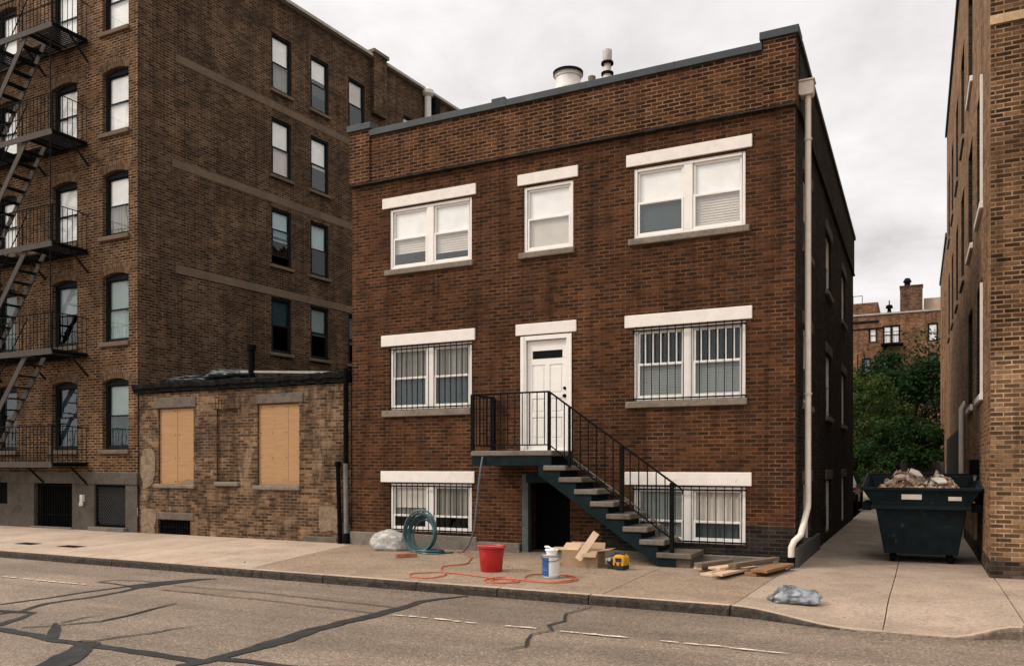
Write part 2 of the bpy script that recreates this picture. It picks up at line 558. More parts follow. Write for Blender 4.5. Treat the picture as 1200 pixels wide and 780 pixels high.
M['walk_light'] = concrete('pale_pavement', (.385, .292, .218), (.20, .145, .107), speck=.22, stain_amt=.5, slabs=.07)
M['walk_tan'] = concrete('tan_pavement', (.262, .188, .130), (.13, .09, .062), speck=.45, stain_amt=.6, slabs=.06)
M['walk_drive'] = concrete('drive_pavement', (.312, .234, .174), (.15, .11, .082), speck=.3, stain_amt=.55, slabs=.07)
M['alley'] = concrete('alley_concrete', (.25, .20, .155), (.075, .06, .048), speck=.25, stain_amt=.75, scale=1.2)
M['joint'] = plain('joint_dirt', (.05, .038, .028), .95)
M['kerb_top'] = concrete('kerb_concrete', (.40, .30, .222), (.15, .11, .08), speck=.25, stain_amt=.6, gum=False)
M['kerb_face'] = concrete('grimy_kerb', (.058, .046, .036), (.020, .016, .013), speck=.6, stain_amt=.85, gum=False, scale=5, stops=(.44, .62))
M['earth'] = concrete('lot_ground', (.19, .155, .115), (.09, .075, .055), gum=False)


# ------------------------------------------------------------------ sky, sun, camera
SUN_EL, SUN_AZ = 42.0, (-0.80, -0.60)      # the sun's side of the sky: over the camera's left shoulder
n_ = math.hypot(*SUN_AZ)
sun_dir = Vector((SUN_AZ[0] / n_ * math.cos(R(SUN_EL)), SUN_AZ[1] / n_ * math.cos(R(SUN_EL)), math.sin(R(SUN_EL))))
w = bpy.data.worlds.new('World')
scn.world = w
w.use_nodes = True
nt = w.node_tree
nt.nodes.clear()
wo = nt.nodes.new('ShaderNodeOutputWorld')
bg1 = N(nt, 'ShaderNodeBackground', Strength=.08)
sky = nt.nodes.new('ShaderNodeTexSky')
sky.sky_type = 'NISHITA'
sky.sun_disc = False
sky.sun_elevation = R(SUN_EL)
sky.sun_rotation = math.atan2(sun_dir.x, sun_dir.y)
nt.links.new(sky.outputs[0], bg1.inputs[0])
tc = nt.nodes.new('ShaderNodeTexCoord')
dirv = tc.outputs['Generated']
sx = nt.nodes.new('ShaderNodeSeparateXYZ'); nt.links.new(dirv, sx.inputs[0])


def mth(op, a, b=None, c=None, clamp=False):
    n = nt.nodes.new('ShaderNodeMath'); n.operation = op; n.use_clamp = clamp
    for i, v in enumerate((a, b, c)):
        if v is None: continue
        if hasattr(v, 'links'): nt.links.new(v, n.inputs[i])
        else: n.inputs[i].default_value = v
    return n.outputs[0]


zz = mth('ADD', mth('MAXIMUM', sx.outputs[2], 0.0), .28)
cbn = nt.nodes.new('ShaderNodeCombineXYZ')
nt.links.new(mth('DIVIDE', sx.outputs[0], zz), cbn.inputs[0]); nt.links.new(mth('DIVIDE', sx.outputs[1], zz), cbn.inputs[1])
cl = noise(nt, cbn.outputs[0], 1.25, 7, .55, .5)
cl2 = noise(nt, cbn.outputs[0], 4.5, 6, .6, .3)
ccol = ramp(nt, mth('MULTIPLY_ADD', cl2, .35, mth('MULTIPLY', cl, .65)), [(.38, (.56, .532, .52)), (.49, (.70, .670, .655)), (.60, (.82, .787, .768))])
# overhead and sunward sky, out of view, brightened to light the street
ccol = mixc(nt, ramp(nt, sx.outputs[2], [(.5, 0), (.9, 1)]), ccol, (1.46, 1.42, 1.38))
dt = nt.nodes.new('ShaderNodeVectorMath'); dt.operation = 'DOT_PRODUCT'
nt.links.new(dirv, dt.inputs[0]); dt.inputs[1].default_value = sun_dir
glow = mth('MULTIPLY_ADD', mth('POWER', mth('MAXIMUM', dt.outputs['Value'], 0.0), 1.6), .75, 1.0)
bg2 = N(nt, 'ShaderNodeBackground')
nt.links.new(ccol, bg2.inputs[0]); nt.links.new(glow, bg2.inputs[1])
mx = nt.nodes.new('ShaderNodeMixShader'); mx.inputs[0].default_value = .92
nt.links.new(bg1.outputs[0], mx.inputs[1]); nt.links.new(bg2.outputs[0], mx.inputs[2])
nt.links.new(mx.outputs[0], wo.inputs[0])

sl = bpy.data.lights.new('sun', 'SUN')
sl.energy = 1.5
sl.angle = R(10)
sl.color = (1, .89, .76)
so = bpy.data.objects.new('sun', sl)
COL.objects.link(so)
so.rotation_euler = sun_dir.to_track_quat('Z', 'Y').to_euler()
so.location = (-20, -20, 30)

cam = bpy.data.cameras.new('camera')
cam.sensor_width = 36
cam.lens = 957 / 1200 * 36
cam.shift_y = 155 / 1200
cam.clip_start, cam.clip_end = .1, 2000
co = bpy.data.objects.new('camera', cam)
COL.objects.link(co)
co.location = (0, 0, 1.58)
co.rotation_euler = (R(90), 0, math.atan(475 / 957))
scn.camera = co
scn.view_settings.view_transform = 'Standard'
scn.view_settings.look = 'None'
scn.view_settings.exposure = .40
scn.view_settings.gamma = 1
scn.view_settings.use_curve_mapping = False
scn.render.engine = 'CYCLES'
scn.cycles.use_denoising = True
scn.cycles.max_bounces = 8
scn.cycles.transparent_max_bounces = 16


# ------------------------------------------------------------------ ground
def sstep(a, b, x):
    t = min(1, max(0, (x - a) / (b - a)))
    return t * t * (3 - 2 * t)


def dip(x):                                    # dropped kerb in front of the alley
    return sstep(-1.95, -.6, x) * (1 - sstep(.28, .95, x))


KY = 9.66


def kerb_y(x):
    return KY - .30 * dip(x)


def walk_h(x, y):
    return GZ - .105 * dip(x) * (1 - sstep(KY, 11.0, y)) - .012 * (1 - sstep(KY, 12, y))


mb = MB()
mb.face([(-400, -300, -.35), (400, -300, -.35), (400, 600, -.35), (-400, 600, -.35)])
tag(mb.build('ground', M['earth']), kind='structure')
mb = MB()
mb.face([(-90, -9, RZ), (70, -9, RZ), (70, 9.9, RZ), (-90, 9.9, RZ)])
tag(mb.build('road', M['road']), kind='structure')
mb = MB()
mb.face([(-1.2, 27.2, -.1), (30, 33.5, -.1), (30, 64, -.1), (-40, 64, -.1), (-40, 27.2, -.1)])
tag(mb.build('parking_lot', M['earth']), kind='structure')

# pavement slabs with open joints
mb = MB()
mb.box(-60, 40, 9.76, 13.9, -.34, -.20)
mb.box(-60, -2.1, 9.80, 13.9, -.20, -.088)
mb.box(1.1, 40, 9.80, 13.9, -.20, -.088)


def slab(x00, x10, x01, x11, y0, y1, mi, nx=6, ny=6, g=.006, y0f=None):
    """x00,x10 at the front edge, x01,x11 at the back"""
    V, F_ = [], []
    for j in range(ny + 1):
        for i in range(nx + 1):
            t, u = j / ny, i / nx
            xa, xb = x00 + (x01 - x00) * t + g, x10 + (x11 - x10) * t - g
            x = xa + (xb - xa) * u
            ya = y0f(x) if y0f else y0
            y = ya + g + (y1 - ya - 2 * g) * t
            V.append((x, y, walk_h(x, y)))
    n = len(V)
    for j in range(ny):
        for i in range(nx):
            a = j * (nx + 1) + i
            F_.append((a, a + 1, a + nx + 2, a + nx + 1))
    edge = [i for i in range(nx + 1)] + [(j * (nx + 1) + nx) for j in range(1, ny + 1)] + [ny * (nx + 1) + i for i in range(nx - 1, -1, -1)] + [j * (nx + 1) for j in range(ny - 1, 0, -1)]
    for e in edge:
        V.append((V[e][0], V[e][1], V[e][2] - .04))
    m = len(edge)
    for k in range(m):
        F_.append((edge[(k + 1) % m], edge[k], n + k, n + (k + 1) % m))
    mb.mesh(V, F_, mi)


cuts = [(-60, -61), (-40, -41), (-30, -30.8), (-26.3, -27.1), (-24.4, -25.2), (-22.4, -23.2), (-20.4, -21.2), (-18.5, -19.3), (-16.6, -17.4), (-14.7, -15.5), (-12.75, -13.6), (-11.1, -11.95), (-9.55, -10.5)]
for a, b in zip(cuts, cuts[1:]):
    slab(a[0], b[0], a[1], b[1], KY + .172, YF + .02, 1)
cuts = [(-9.55, -10.5), (-6.62, -6.7), (-3.6, -3.68), (-1.95, -1.80)]
for a, b in zip(cuts, cuts[1:]):
    slab(a[0], b[0], a[1], b[1], KY + .172, YF + .02, 2)
fr = lambda x: kerb_y(x) + .172
slab(-1.95, -.33, -1.82, -.29, 0, 13.25, 3, 14, 10, y0f=fr)
slab(-.33, 1.0, -.29, 1.0, 0, 13.25, 3, 14, 10, y0f=fr)
slab(-1.80, -.29, -1.78, -.28, 13.25, 15.4, 3)
slab(-.29, 1.0, -.28, .97, 13.25, 15.4, 3)
for a, b in ((1, 3.2), (3.2, 5.4), (5.4, 7.6), (7.6, 14), (14, 40)):
    slab(a, b, a, b, KY + .172, YF + .02, 3)
tag(mb.build('sidewalk', [M['joint'], M['walk_light'], M['walk_tan'], M['walk_drive']]), kind='structure')
mb = MB()
mb.box(-2.2, 1.2, 13.92, 33, -.34, -.10)
for k, (a, b) in enumerate(((15.4, 18.3), (18.3, 21.2), (21.2, 24.4), (24.4, 27.2))):
    slab(-1.78, -.28, -1.78, -.27, a, b, 1, 2, 2)
    slab(-.28, .97, -.27, .97, a, b, 1, 2, 2)
slab(-1.78, .97, -1.78, .97, 27.2, 33, 1, 2, 2)
tag(mb.build('alley', [M['joint'], M['alley']]), kind='structure')

# kerb: stones with gaps, dropping at the alley mouth
mb = MB()
ks = [-60, -46, -34, -27, -22.6, -19.2, -15.9, -12.6, -9.35, -7.95, -6.3, -5.02, -3.72, -1.96, .97, 3.4, 6, 9, 14, 40]
for a, b in zip(ks, ks[1:]):
    n = max(2, int((b - a) / .12)) if -14 < a < 4 else 6
    V, F_, MI = [], [], []
    for i in range(n + 1):
        x = a + .008 + (b - a - .016) * i / n
        y = kerb_y(x)
        z = walk_h(x, y) + .004
        j = .006 * mnoise.noise((x * 3, 1, 0)) + .004 * mnoise.noise((x * 13, 5, 0))
        V += [(x, y + .152, -.33), (x, y + .152, z), (x, y + .035, z + j * .3), (x, y + .010 + j, z - .012 + j), (x, y + j, z - .038), (x, y + .004 - j, RZ - .1)]
    for i in range(n):
        for k in range(5):
            q = i * 6 + k
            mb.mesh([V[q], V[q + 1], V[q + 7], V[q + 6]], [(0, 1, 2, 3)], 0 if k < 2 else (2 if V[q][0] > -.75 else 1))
    for e in (0, n):
        mb.mesh([V[e * 6 + k] for k in range(6)], [(0, 1, 2, 3, 4, 5)], 1)
mb2 = mb
for i in range(len(mb2.m)):
    pass
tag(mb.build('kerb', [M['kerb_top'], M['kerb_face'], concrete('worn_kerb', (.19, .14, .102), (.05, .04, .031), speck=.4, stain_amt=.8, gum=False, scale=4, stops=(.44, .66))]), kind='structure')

# grit gathered in the gutter and against the walls
mb = MB()
gr = random.Random(5)
for i in range(1500):
    if i < 900:
        x = gr.uniform(-14, 3.5); y = kerb_y(x) - .02 - abs(gr.gauss(0, .16)); z = RZ
    elif i < 1200:
        x = gr.uniform(-10.4, -1.9); y = YF - .12 - abs(gr.gauss(0, .12)); z = walk_h(x, y)
    else:
        x = gr.uniform(-12, 1); y = gr.uniform(9.9, 13.5); z = walk_h(x, y)
    q_ = gr.uniform(.004, .013) * (1.6 if gr.random() < .06 else 1)
    a = gr.uniform(0, 6.28)
    p_ = [(x + q_ * math.cos(a + k * 2.1) * gr.uniform(.7, 1.4), y + q_ * math.sin(a + k * 2.1) * gr.uniform(.7, 1.4), z + .001) for k in range(3)]
    t_ = (x, y, z + q_ * .9)
    mb.mesh(p_ + [t_], [(0, 1, 3), (1, 2, 3), (2, 0, 3)])
tag(mb.build('gutter_grit', plain('grit', (.12, .088, .064), .9, var=.6, scale=25)), kind='stuff')

# utility covers in the pavement
for (x, y, lab) in ((-16.65, 10.8, 'dark utility cover in the pale pavement before the basement gate'),
                    (-15.3, 10.82, 'dark utility cover in the pale pavement nearer the boarded building')):
    mb = MB()
    z = walk_h(x, y)
    mb.box(x - .27, x + .27, y - .13, y + .13, z - .02, z + .006)
    for k in range(5):
        mb.box(x - .24 + .1 * k, x - .17 + .1 * k, y - .1, y + .1, z + .006, z + .010)
    tag(mb.build('utility_cover', M['dark_iron'], org=(x, y, z)), lab, 'utility cover', 'utility covers in the pavement')


# road repairs and markings
def ribbon(mb, pts, ws, z, mi=0, jag=.25, step=.08, seed=0):
    """flat strip along pts with uneven edges"""
    P = [Vector((p[0], p[1])) for p in pts]
    W = ws if isinstance(ws, (list, tuple)) else [ws] * len(P)
    S = []
    for i in range(len(P) - 1):
        d = (P[i + 1] - P[i]).length
        k = max(1, int(d / step))
        for j in range(k):
            t = j / k
            S.append((P[i].lerp(P[i + 1], t), W[i] * (1 - t) + W[i + 1] * t))
    S.append((P[-1], W[-1]))
    L, Rr = [], []
    for i, (p, ww) in enumerate(S):
        d = S[min(i + 1, len(S) - 1)][0] - S[max(i - 1, 0)][0]
        d.normalize()
        nrm = Vector((-d.y, d.x))
        a = ww / 2 * (1 + jag * mnoise.noise((p.x * 4 + seed, p.y * 4, 1)) + jag * .7 * mnoise.noise((p.x * 15, p.y * 15, 3 + seed)))
        b = ww / 2 * (1 + jag * mnoise.noise((p.x * 4, p.y * 4 + seed, 7)) + jag * .7 * mnoise.noise((p.x * 15, p.y * 15, 9 + seed)))
        o = nrm * (.03 * mnoise.noise((p.x * 2.5, p.y * 2.5, 21 + seed)))
        L.append((*(p + nrm * a + o), z)); Rr.append((*(p - nrm * b + o), z))
    for i in range(len(S) - 1):
        mb.face([Rr[i], Rr[i + 1], L[i + 1], L[i]], mi)


mb = MB()
Z1 = RZ + .004
seams = [
    ([(-10.4, 6.38), (-10.34, 6.9), (-10.34, 7.62), (-10.27, 8.2)], [.07, .07, .07, .09]),
    ([(-9.75, 5.9), (-9.71, 6.24), (-9.93, 6.68), (-9.88, 7.19), (-9.91, 7.72), (-10.05, 8.22)], [.06, .07, .08, .08, .08, .08]),
    ([(-10.2, 8.1), (-10.1, 8.35), (-10.04, 8.82), (-9.96, 9.04), (-9.75, 9.35)], [.26, .34, .28, .2, .02]),
    ([(-10.4, 5.95), (-9.94, 6.1), (-9.62, 6.16), (-9.4, 6.19)], [.10, .10, .09, .05]),
    ([(-9.45, 6.19), (-9.22, 5.87), (-9.06, 5.55), (-9.1, 5.3)], [.05, .08, .10, .10]),
    ([(-11.5, 5.4), (-9.6, 5.39), (-8.76, 5.40), (-8.23, 5.38), (-7.81, 5.32), (-6.89, 5.32), (-6.41, 5.32), (-5.75, 5.32)], [.10, .10, .11, .10, .11, .10, .10, .10]),
    ([(-5.8, 5.1), (-5.72, 5.33), (-5.71, 5.57), (-5.70, 5.9), (-5.71, 6.07), (-5.73, 6.33), (-5.76, 6.78), (-5.75, 7.38), (-5.72, 7.83), (-5.69, 8.4), (-5.74, 8.9), (-5.62, 9.24), (-5.43, 9.6)],
     [.12, .13, .12, .13, .16, .19, .15, .14, .15, .12, .10, .08, .03]),
    ([(-5.72, 5.42), (-5.4, 5.51), (-5.1, 5.52), (-4.5, 5.6)], [.08, .09, .07, .06]),
    ([(-8.62, 5.90), (-8.42, 5.76), (-8.2, 5.6), (-7.95, 5.40), (-7.85, 5.33)], [.03, .07, .10, .09, .08]),
    ([(-7.35, 5.38), (-7.1, 5.1), (-6.9, 4.8), (-6.7, 4.4)], [.16, .20, .24, .22]),
    ([(-8.69, 5.56), (-8.5, 5.74), (-8.4, 5.93), (-8.23, 6.19), (-8.27, 6.56), (-8.36, 6.99), (-8.47, 7.41)], [.03, .03, .035, .045, .05, .05, .02]),
    ([(-8.54, 5.92), (-8.6, 6.25), (-8.54, 6.5)], [.03, .03, .01]),
    ([(-7.5, 5.38), (-7.37, 5.45), (-7.3, 5.69), (-7.18, 5.96), (-7.17, 6.21), (-7.04, 6.5)], [.05, .04, .035, .035, .03, .01]),
    ([(-11.04, 8.2), (-11.05, 8.5), (-10.65, 8.59), (-10.3, 8.61)], [.035, .035, .03, .03]),
    ([(-11.0, 8.22), (-10.68, 8.25), (-10.27, 8.14)], [.04, .035, .03]),
    ([(-9.71, 8.49), (-8.21, 8.56), (-7.7, 8.51), (-6.85, 8.44), (-5.76, 8.40)], .022),
    ([(-9.54, 8.12), (-8.96, 8.13), (-8.06, 8.09), (-7.34, 8.07), (-6.56, 8.0), (-5.80, 7.95)], .022),
    ([(-3.61, 9.62), (-3.66, 9.28), (-3.72, 8.92), (-3.57, 8.5), (-3.62, 8.21), (-3.47, 7.97), (-3.57, 7.68), (-3.47, 7.33), (-3.40, 7.14), (-3.53, 6.9)], [.010, .022, .026, .036, .040, .026, .026, .040, .026, .008]),
]
for i, (p, ww) in enumerate(seams):
    ww = [q * 1.3 if q >= .06 else q for q in ww] if isinstance(ww, list) else ww
    ribbon(mb, p, ww, Z1 + .0006 * i, seed=i * 3.1)
tag(mb.build('road_crack_sealant', M['tar']), kind='structure')
mb = MB()
ribbon(mb, [(-9.65, 8.31), (-8.5, 8.33), (-7.3, 8.28), (-5.8, 8.18)], .34, RZ + .002, jag=.05)
tag(mb.build('road_patch', M['patch']), kind='structure')
mb = MB()
pr = random.Random(12)
for a, b, keep in ((-20, -17.5, .9), (-15.6, -12.6, .9), (-12.4, -10.95, .9), (-5.5, -5.02, .95), (-4.95, -2.64, .8), (-2.3, -1.05, .75), (1.5, 3.5, .8)):
    x = a
    while x < b:
        L_ = pr.uniform(.06, .30)
        if pr.random() < keep:
            y_ = 7.96 + pr.uniform(-.008, .008)
            w0 = pr.uniform(.032, .062)
            ribbon(mb, [(x, y_), (x + L_ * .5, y_ + pr.uniform(-.004, .004)), (min(b, x + L_), y_)], [w0 * .5, w0, w0 * .4], RZ + .0155, jag=.8, step=.03, seed=x)
        x += L_ + pr.choice((.0, .0, .02, .05))
tag(mb.build('road_marking', M['paint']), kind='structure')


# ------------------------------------------------------------------ walls
def wall(mb, p0, d, length, z0, z1, holes=(), depth=.14, mi=0, rmi=None, cuts_z=(), cuts_s=(), matfn=None, u0=0.0):
    """front face of a wall, outward normal (d.y,-d.x), with openings and their reveals"""
    d = Vector(d).normalized()
    n = Vector((d.y, -d.x))
    P = lambda s, z, dep=0: (p0[0] + d.x * s - n.x * dep, p0[1] + d.y * s - n.y * dep, z)
    zs = sorted({z0, z1, *[h[2] for h in holes], *[h[3] for h in holes], *cuts_z})
    zs = [z for z in zs if z0 <= z <= z1]
    for za, zb in zip(zs, zs[1:]):
        zm = (za + zb) / 2
        ss = sorted({0, length, *cuts_s, *[h[0] for h in holes if h[2] <= zm <= h[3]], *[h[1] for h in holes if h[2] <= zm <= h[3]]})
        for sa, sb in zip(ss, ss[1:]):
            sm = (sa + sb) / 2
            if any(h[0] < sm < h[1] and h[2] < zm < h[3] for h in holes):
                continue
            m_ = matfn(sm, zm) if matfn else mi
            mb.face([P(sa, za), P(sb, za), P(sb, zb), P(sa, zb)], m_)
    r_ = mi if rmi is None else rmi
    for h in holes:
        s0, s1, a, b = h[:4]
        rise = h[4] if len(h) > 4 else 0
        dep = h[5] if len(h) > 5 else depth
        mm = matfn((s0 + s1) / 2, (a + b) / 2) if matfn else r_
        mb.face([P(s0, a), P(s0, a, dep), P(s1, a, dep), P(s1, a)], mm)
        zt = b - rise
        mb.face([P(s0, a), P(s0, zt), P(s0, zt, dep), P(s0, a, dep)], mm)
        mb.face([P(s1, a, dep), P(s1, zt, dep), P(s1, zt), P(s1, a)], mm)
        if rise:
            k = 8
            w_ = s1 - s0
            rad = (w_ * w_ / 4 + rise * rise) / (2 * rise)
            arc = []
            for i in range(k + 1):
                s = s0 + w_ * i / k
                x = s - (s0 + s1) / 2
                arc.append((s, b - rad + math.sqrt(rad * rad - x * x)))
            for (sa, za), (sb, zb) in zip(arc, arc[1:]):
                mb.face([P(sa, za), P(sb, zb), P(sb, b), P(sa, b)], mm)
                mb.face([P(sa, za), P(sa, za, dep), P(sb, zb, dep), P(sb, zb)], mm)
        else:
            mb.face([P(s0, b), P(s1, b), P(s1, b, dep), P(s0, b, dep)], mm)


def ring(mb, x0, x1, z0, z1, w_, y0, y1, wt=None, wb=None, mi=0):
    wt = wt or w_; wb = wb or w_
    mb.box(x0, x0 + w_, y0, y1, z0, z1, mi)
    mb.box(x1 - w_, x1, y0, y1, z0, z1, mi)
    mb.box(x0 + w_, x1 - w_, y0, y1, z0, z0 + wb, mi)
    mb.box(x0 + w_, x1 - w_, y0, y1, z1 - wt, z1, mi)


def slats(x0, x1, z0, z1, y, pitch=.042, tilt=.22):
    mb = MB()
    n = max(1, int((z1 - z0) / pitch))
    for i in range(n):
        z = z1 - (i + .5) * (z1 - z0) / n
        a = pitch * .58
        jt = rng.uniform(-.003, .003)
        mb.face([(x0, y - a * tilt, z - a + jt), (x1, y - a * tilt, z - a - jt), (x1, y + a * tilt, z + a), (x0, y + a * tilt, z + a)])
    return mb


def drape(x0, x1, z0, z1, y, folds=7, amp=.018):
    mb = MB()
    n = folds * 6
    ph = rng.uniform(0, 6)
    pts = []
    for i in range(n + 1):
        x = x0 + (x1 - x0) * i / n
        pts.append((x, y + amp * math.sin(ph + i / n * folds * 2 * math.pi) + .4 * amp * math.sin(i * 1.3)))
    for (xa, ya), (xb, yb) in zip(pts, pts[1:]):
        mb.face([(xa, ya, z0), (xb, yb, z0), (xb, yb, z1), (xa, ya, z1)])
    return mb


def make_window(parent, loc, rz, w_, h, units, frame_mat, glass_mat, fw_=.055, mull=.15, sash=.038, setback=.02, covers=None, grille=0, muntins=0, mid=.5,
                open_=0, arch=0):
    """double-hung window, local x across, +y inwards, z up from the sill. covers: per unit a list of (kind, z0, z1) as fractions"""
    mb = MB()
    y0, y1 = setback, setback + .075
    ring(mb, -w_ / 2, w_ / 2, 0, h, fw_, y0, y1)
    if arch:
        # filled segmental head board
        k = 8
        rad = (w_ * w_ / 4 + arch * arch) / (2 * arch)
        top = [(-w_ / 2 + w_ * i / k, h + arch - rad + math.sqrt(rad * rad - (-w_ / 2 + w_ * i / k) ** 2)) for i in range(k + 1)]
        mb.prism([(-w_ / 2, h)] + [(w_ / 2, h)] + top[::-1][:-1] , 'y', y0 + .01, y1 - .01) if arch else None
    xs = []
    if units == 2:
        mb.box(-mull / 2, mull / 2, y0 + .004, y1 - .004, fw_, h - fw_)
        xs = [(-w_ / 2 + fw_, -mull / 2), (mull / 2, w_ / 2 - fw_)]
    else:
        xs = [(-w_ / 2 + fw_, w_ / 2 - fw_)]
    win = mb.build('window', frame_mat, None, bevel=.006)
    win.parent = parent
    po = ORG[parent.name]
    win.location = (loc[0] - po[0], loc[1] - po[1], loc[2] - po[2])
    win.rotation_euler = (0, 0, rz)
    ORG[win.name] = (0, 0, 0)
    zm = fw_ + (h - 2 * fw_) * mid
    for ui, (a, b) in enumerate(xs):
        lz0 = fw_ + open_
        for (za, zb, ya, up) in ((lz0, zm + .02 + open_, y0 + .012, 0), (zm - .02, h - fw_, y0 + .036, 1)):
            sb = MB()
            ring(sb, a + .006, b - .006, za, zb, sash, ya, ya + .022)
            if muntins and up:
                for k in range(muntins):
                    x = a + (b - a) * (k + 1) / (muntins + 1)
                    sb.box(x - .011, x + .011, ya + .003, ya + .019, za + sash, zb - sash)
            sb.build('sash', frame_mat, win, bevel=.004)
            gb = MB()
            gb.face([(a + .02, ya + .012, za + .02), (b - .02, ya + .012, za + .02), (b - .02, ya + .012, zb - .02), (a + .02, ya + .012, zb - .02)])
            gb.build('pane', glass_mat, win)
        yb = y1 - .002
        for (kind, f0, f1, mname) in (covers[ui] if covers else []):
            za, zb = fw_ + (h - 2 * fw_) * f0, fw_ + (h - 2 * fw_) * f1
            if kind == 'slat':
                slats(a + .01, b - .01, za, zb, yb).build('blind', M[mname], win)
            elif kind == 'drape':
                drape(a - .01, b + .01, za, zb, yb + .03, folds=max(3, int((b - a) / .1))).build('curtain', M[mname], win)
            else:
                s_ = MB(); s_.box(a, b, yb, yb + .004, za, zb); s_.box(a, b, yb - .006, yb + .010, za - .012, za - .001)
                s_.build('shade', M[mname], win)
    if grille:
        g = MB()
        for k in range(grille):
            x = -w_ / 2 + .06 + (w_ - .12) * k / (grille - 1)
            g.tube([(x, -.045, -.01), (x, -.045, h + .02)], .008, 6)
        for z in (.03, h - .05):
            g.box(-w_ / 2 - .01, w_ / 2 + .01, -.053, -.037, z - .013, z + .013)
        for x in (-w_ / 2, w_ / 2):
            for z in (.03, h - .05):
                g.box(x - .012, x + .012, -.045, .06, z - .012, z + .012)
        g.build('security_grille', M['iron'], win)
    return win


# ================================================================== THE TWO-STOREY BRICK HOUSE
XL, XR, YB = -10.52, -1.75, 26.9
house = thing('brick_house', 'two storey russet brick house with white lintels and a white front door up iron steps', 'house', (-6.1, YF, GZ))
W_UL, W_UM, W_UR = (-9.58, -7.68), (-6.57, -5.58), (-4.44, -2.53)
rows = [(5.53, 6.75), (2.70, 3.96), (.27, 1.22)]
holes = []
for (za, zb) in rows:
    for (xa, xb) in (W_UL, W_UR):
        holes.append((xa - XL, xb - XL, za, zb))
holes.append((W_UM[0] - XL, W_UM[1] - XL, 5.53, 6.75))
holes.append((-6.60 - XL, -5.63 - XL, 1.80, 3.97, 0, .16))
holes.append((-6.60 - XL, -5.64 - XL, GZ - .03, 1.42, 0, .75))
mb = MB()
wall(mb, (XL, YF), (1, 0), XR - XL, GZ - .2, 7.36, holes, .13, cuts_z=(.59,), cuts_s=(XR - XL - 3.3, XR - XL - 1.2),
     matfn=lambda s, z: 1 if (z < .59 and s > XR - XL - 3.3) else 0)
mb.build('front_wall', [M['brick_main'], M['brick_black']], house)
# the set-forward parapet with its corbel and corner piers
mb = MB()
mb.box(XL + .02, XR - .012, YF - .045, YF + .25, 7.36, 8.30)
mb.box(XL - .01, -10.03, YF - .075, YF + .25, 7.36, 8.45)
mb.box(-2.24, XR + .018, YF - .075, YF + .27, 7.36, 8.45)
mb.build('parapet', M['brick_parapet'], house)
mb = MB()
mb.box(XL - .012, XR + .02, YF - .085, YF + .2, 7.325, 7.372)
mb.build('shade_corbel', M['brick_black'], house, bevel=.006)  # black brick puts the shadow under the parapet into the course's colour
mb = MB()
mb.box(-10.02, -2.25, YF - .10, YF + .30, 8.295, 8.425)
mb.box(XL - .06, -9.98, YF - .125, YF + .31, 8.445, 8.575)
mb.box(-2.29, XR + .07, YF - .125, YF + .33, 8.445, 8.575)
for x in (-8.5, -6.9, -5.3, -3.7):
    mb.box(x - .012, x + .012, YF - .104, YF + .304, 8.29, 8.429)
mb.build('coping', M['coping'], house, bevel=.008)
# flank towards the alley
sw = [(14.75, 15.85), (18.6, 19.75), (22.65, 23.85)]
sh = []
for (za, zb) in ((5.35, 6.58), (2.66, 3.98), (.12, 1.26)):
    for (ya, yb) in sw:
        sh.append((ya - YF, yb - YF, za, zb))
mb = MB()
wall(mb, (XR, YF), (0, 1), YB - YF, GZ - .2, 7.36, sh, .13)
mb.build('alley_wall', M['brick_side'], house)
mb = MB()
mb.box(XR - .25, XR + .035, YF + .272, YB, 7.372, 8.42)
mb.build('alley_parapet', M['brick_side'], house)
mb = MB()
mb.box(XR - .28, XR + .075, YF + .335, YB + .05, 8.422, 8.52)
mb.build('alley_coping', M['coping'], house, bevel=.008)
mb = MB()
mb.box(XR - .1, XR + .055, YF + .202, YB, 7.325, 7.3705)
mb.build('alley_shade_corbel', M['brick_black'], house)  # the same painted shadow line carried along the flank
mb = MB()
wall(mb, (XR, YB), (-1, 0), XR - XL, GZ - .2, 8.3)
wall(mb, (XL, YB), (0, -1), YB - YF, GZ - .2, 8.3)
mb.build('rear_wall', M['brick_main'], house)
mb = MB()
mb.face([(XL, YF + .1, 7.9), (XR - .1, YF + .1, 7.9), (XR - .1, YB, 7.9), (XL, YB, 7.9)])
mb.build('roof', M['roof'], house)

lint = [(-9.75, -7.58, 6.775, 6.985), (-6.69, -5.48, 6.785, 6.99), (-4.57, -2.42, 6.79, 7.0), (-9.78, -7.60, 3.985, 4.21), (-6.73, -5.51, 3.995, 4.205),
        (-4.60, -2.42, 3.98, 4.195), (-9.79, -7.61, 1.24, 1.465), (-4.60, -2.43, 1.24, 1.465)]
for (a, b, z0, z1) in lint:
    mb = MB(); mb.box(a, b, YF - .03, YF + .10, z0, z1)
    mb.build('lintel', M['lintel'], house, bevel=.008)
for (a, b, z0, z1) in [(-9.69, -7.64, 5.415, 5.525), (-6.66, -5.55, 5.415, 5.525), (-4.53, -2.46, 5.41, 5.522), (-9.75, -7.68, 2.555, 2.685), (-4.58, -2.50, 2.575, 2.69)]:
    mb = MB(); mb.box(a, b, YF - .06, YF + .10, z0, z1)
    mb.build('sill', M['sill'], house, bevel=.012)
for (ya, yb) in sw:
    for z in (6.60, 4.0, 1.28):
        mb = MB(); mb.box(XR - .1, XR + .03, ya - .12, yb + .12, z, z + .21)
        mb.build('lintel', M['stone_dirty'], house, bevel=.008)
    for z in (5.33, 2.64):
        mb = MB(); mb.box(XR - .1, XR + .06, ya - .09, yb + .09, z - .10, z)
        mb.build('sill', M['sill'], house, bevel=.008)

fwm, gm = M['white'], M['glass']


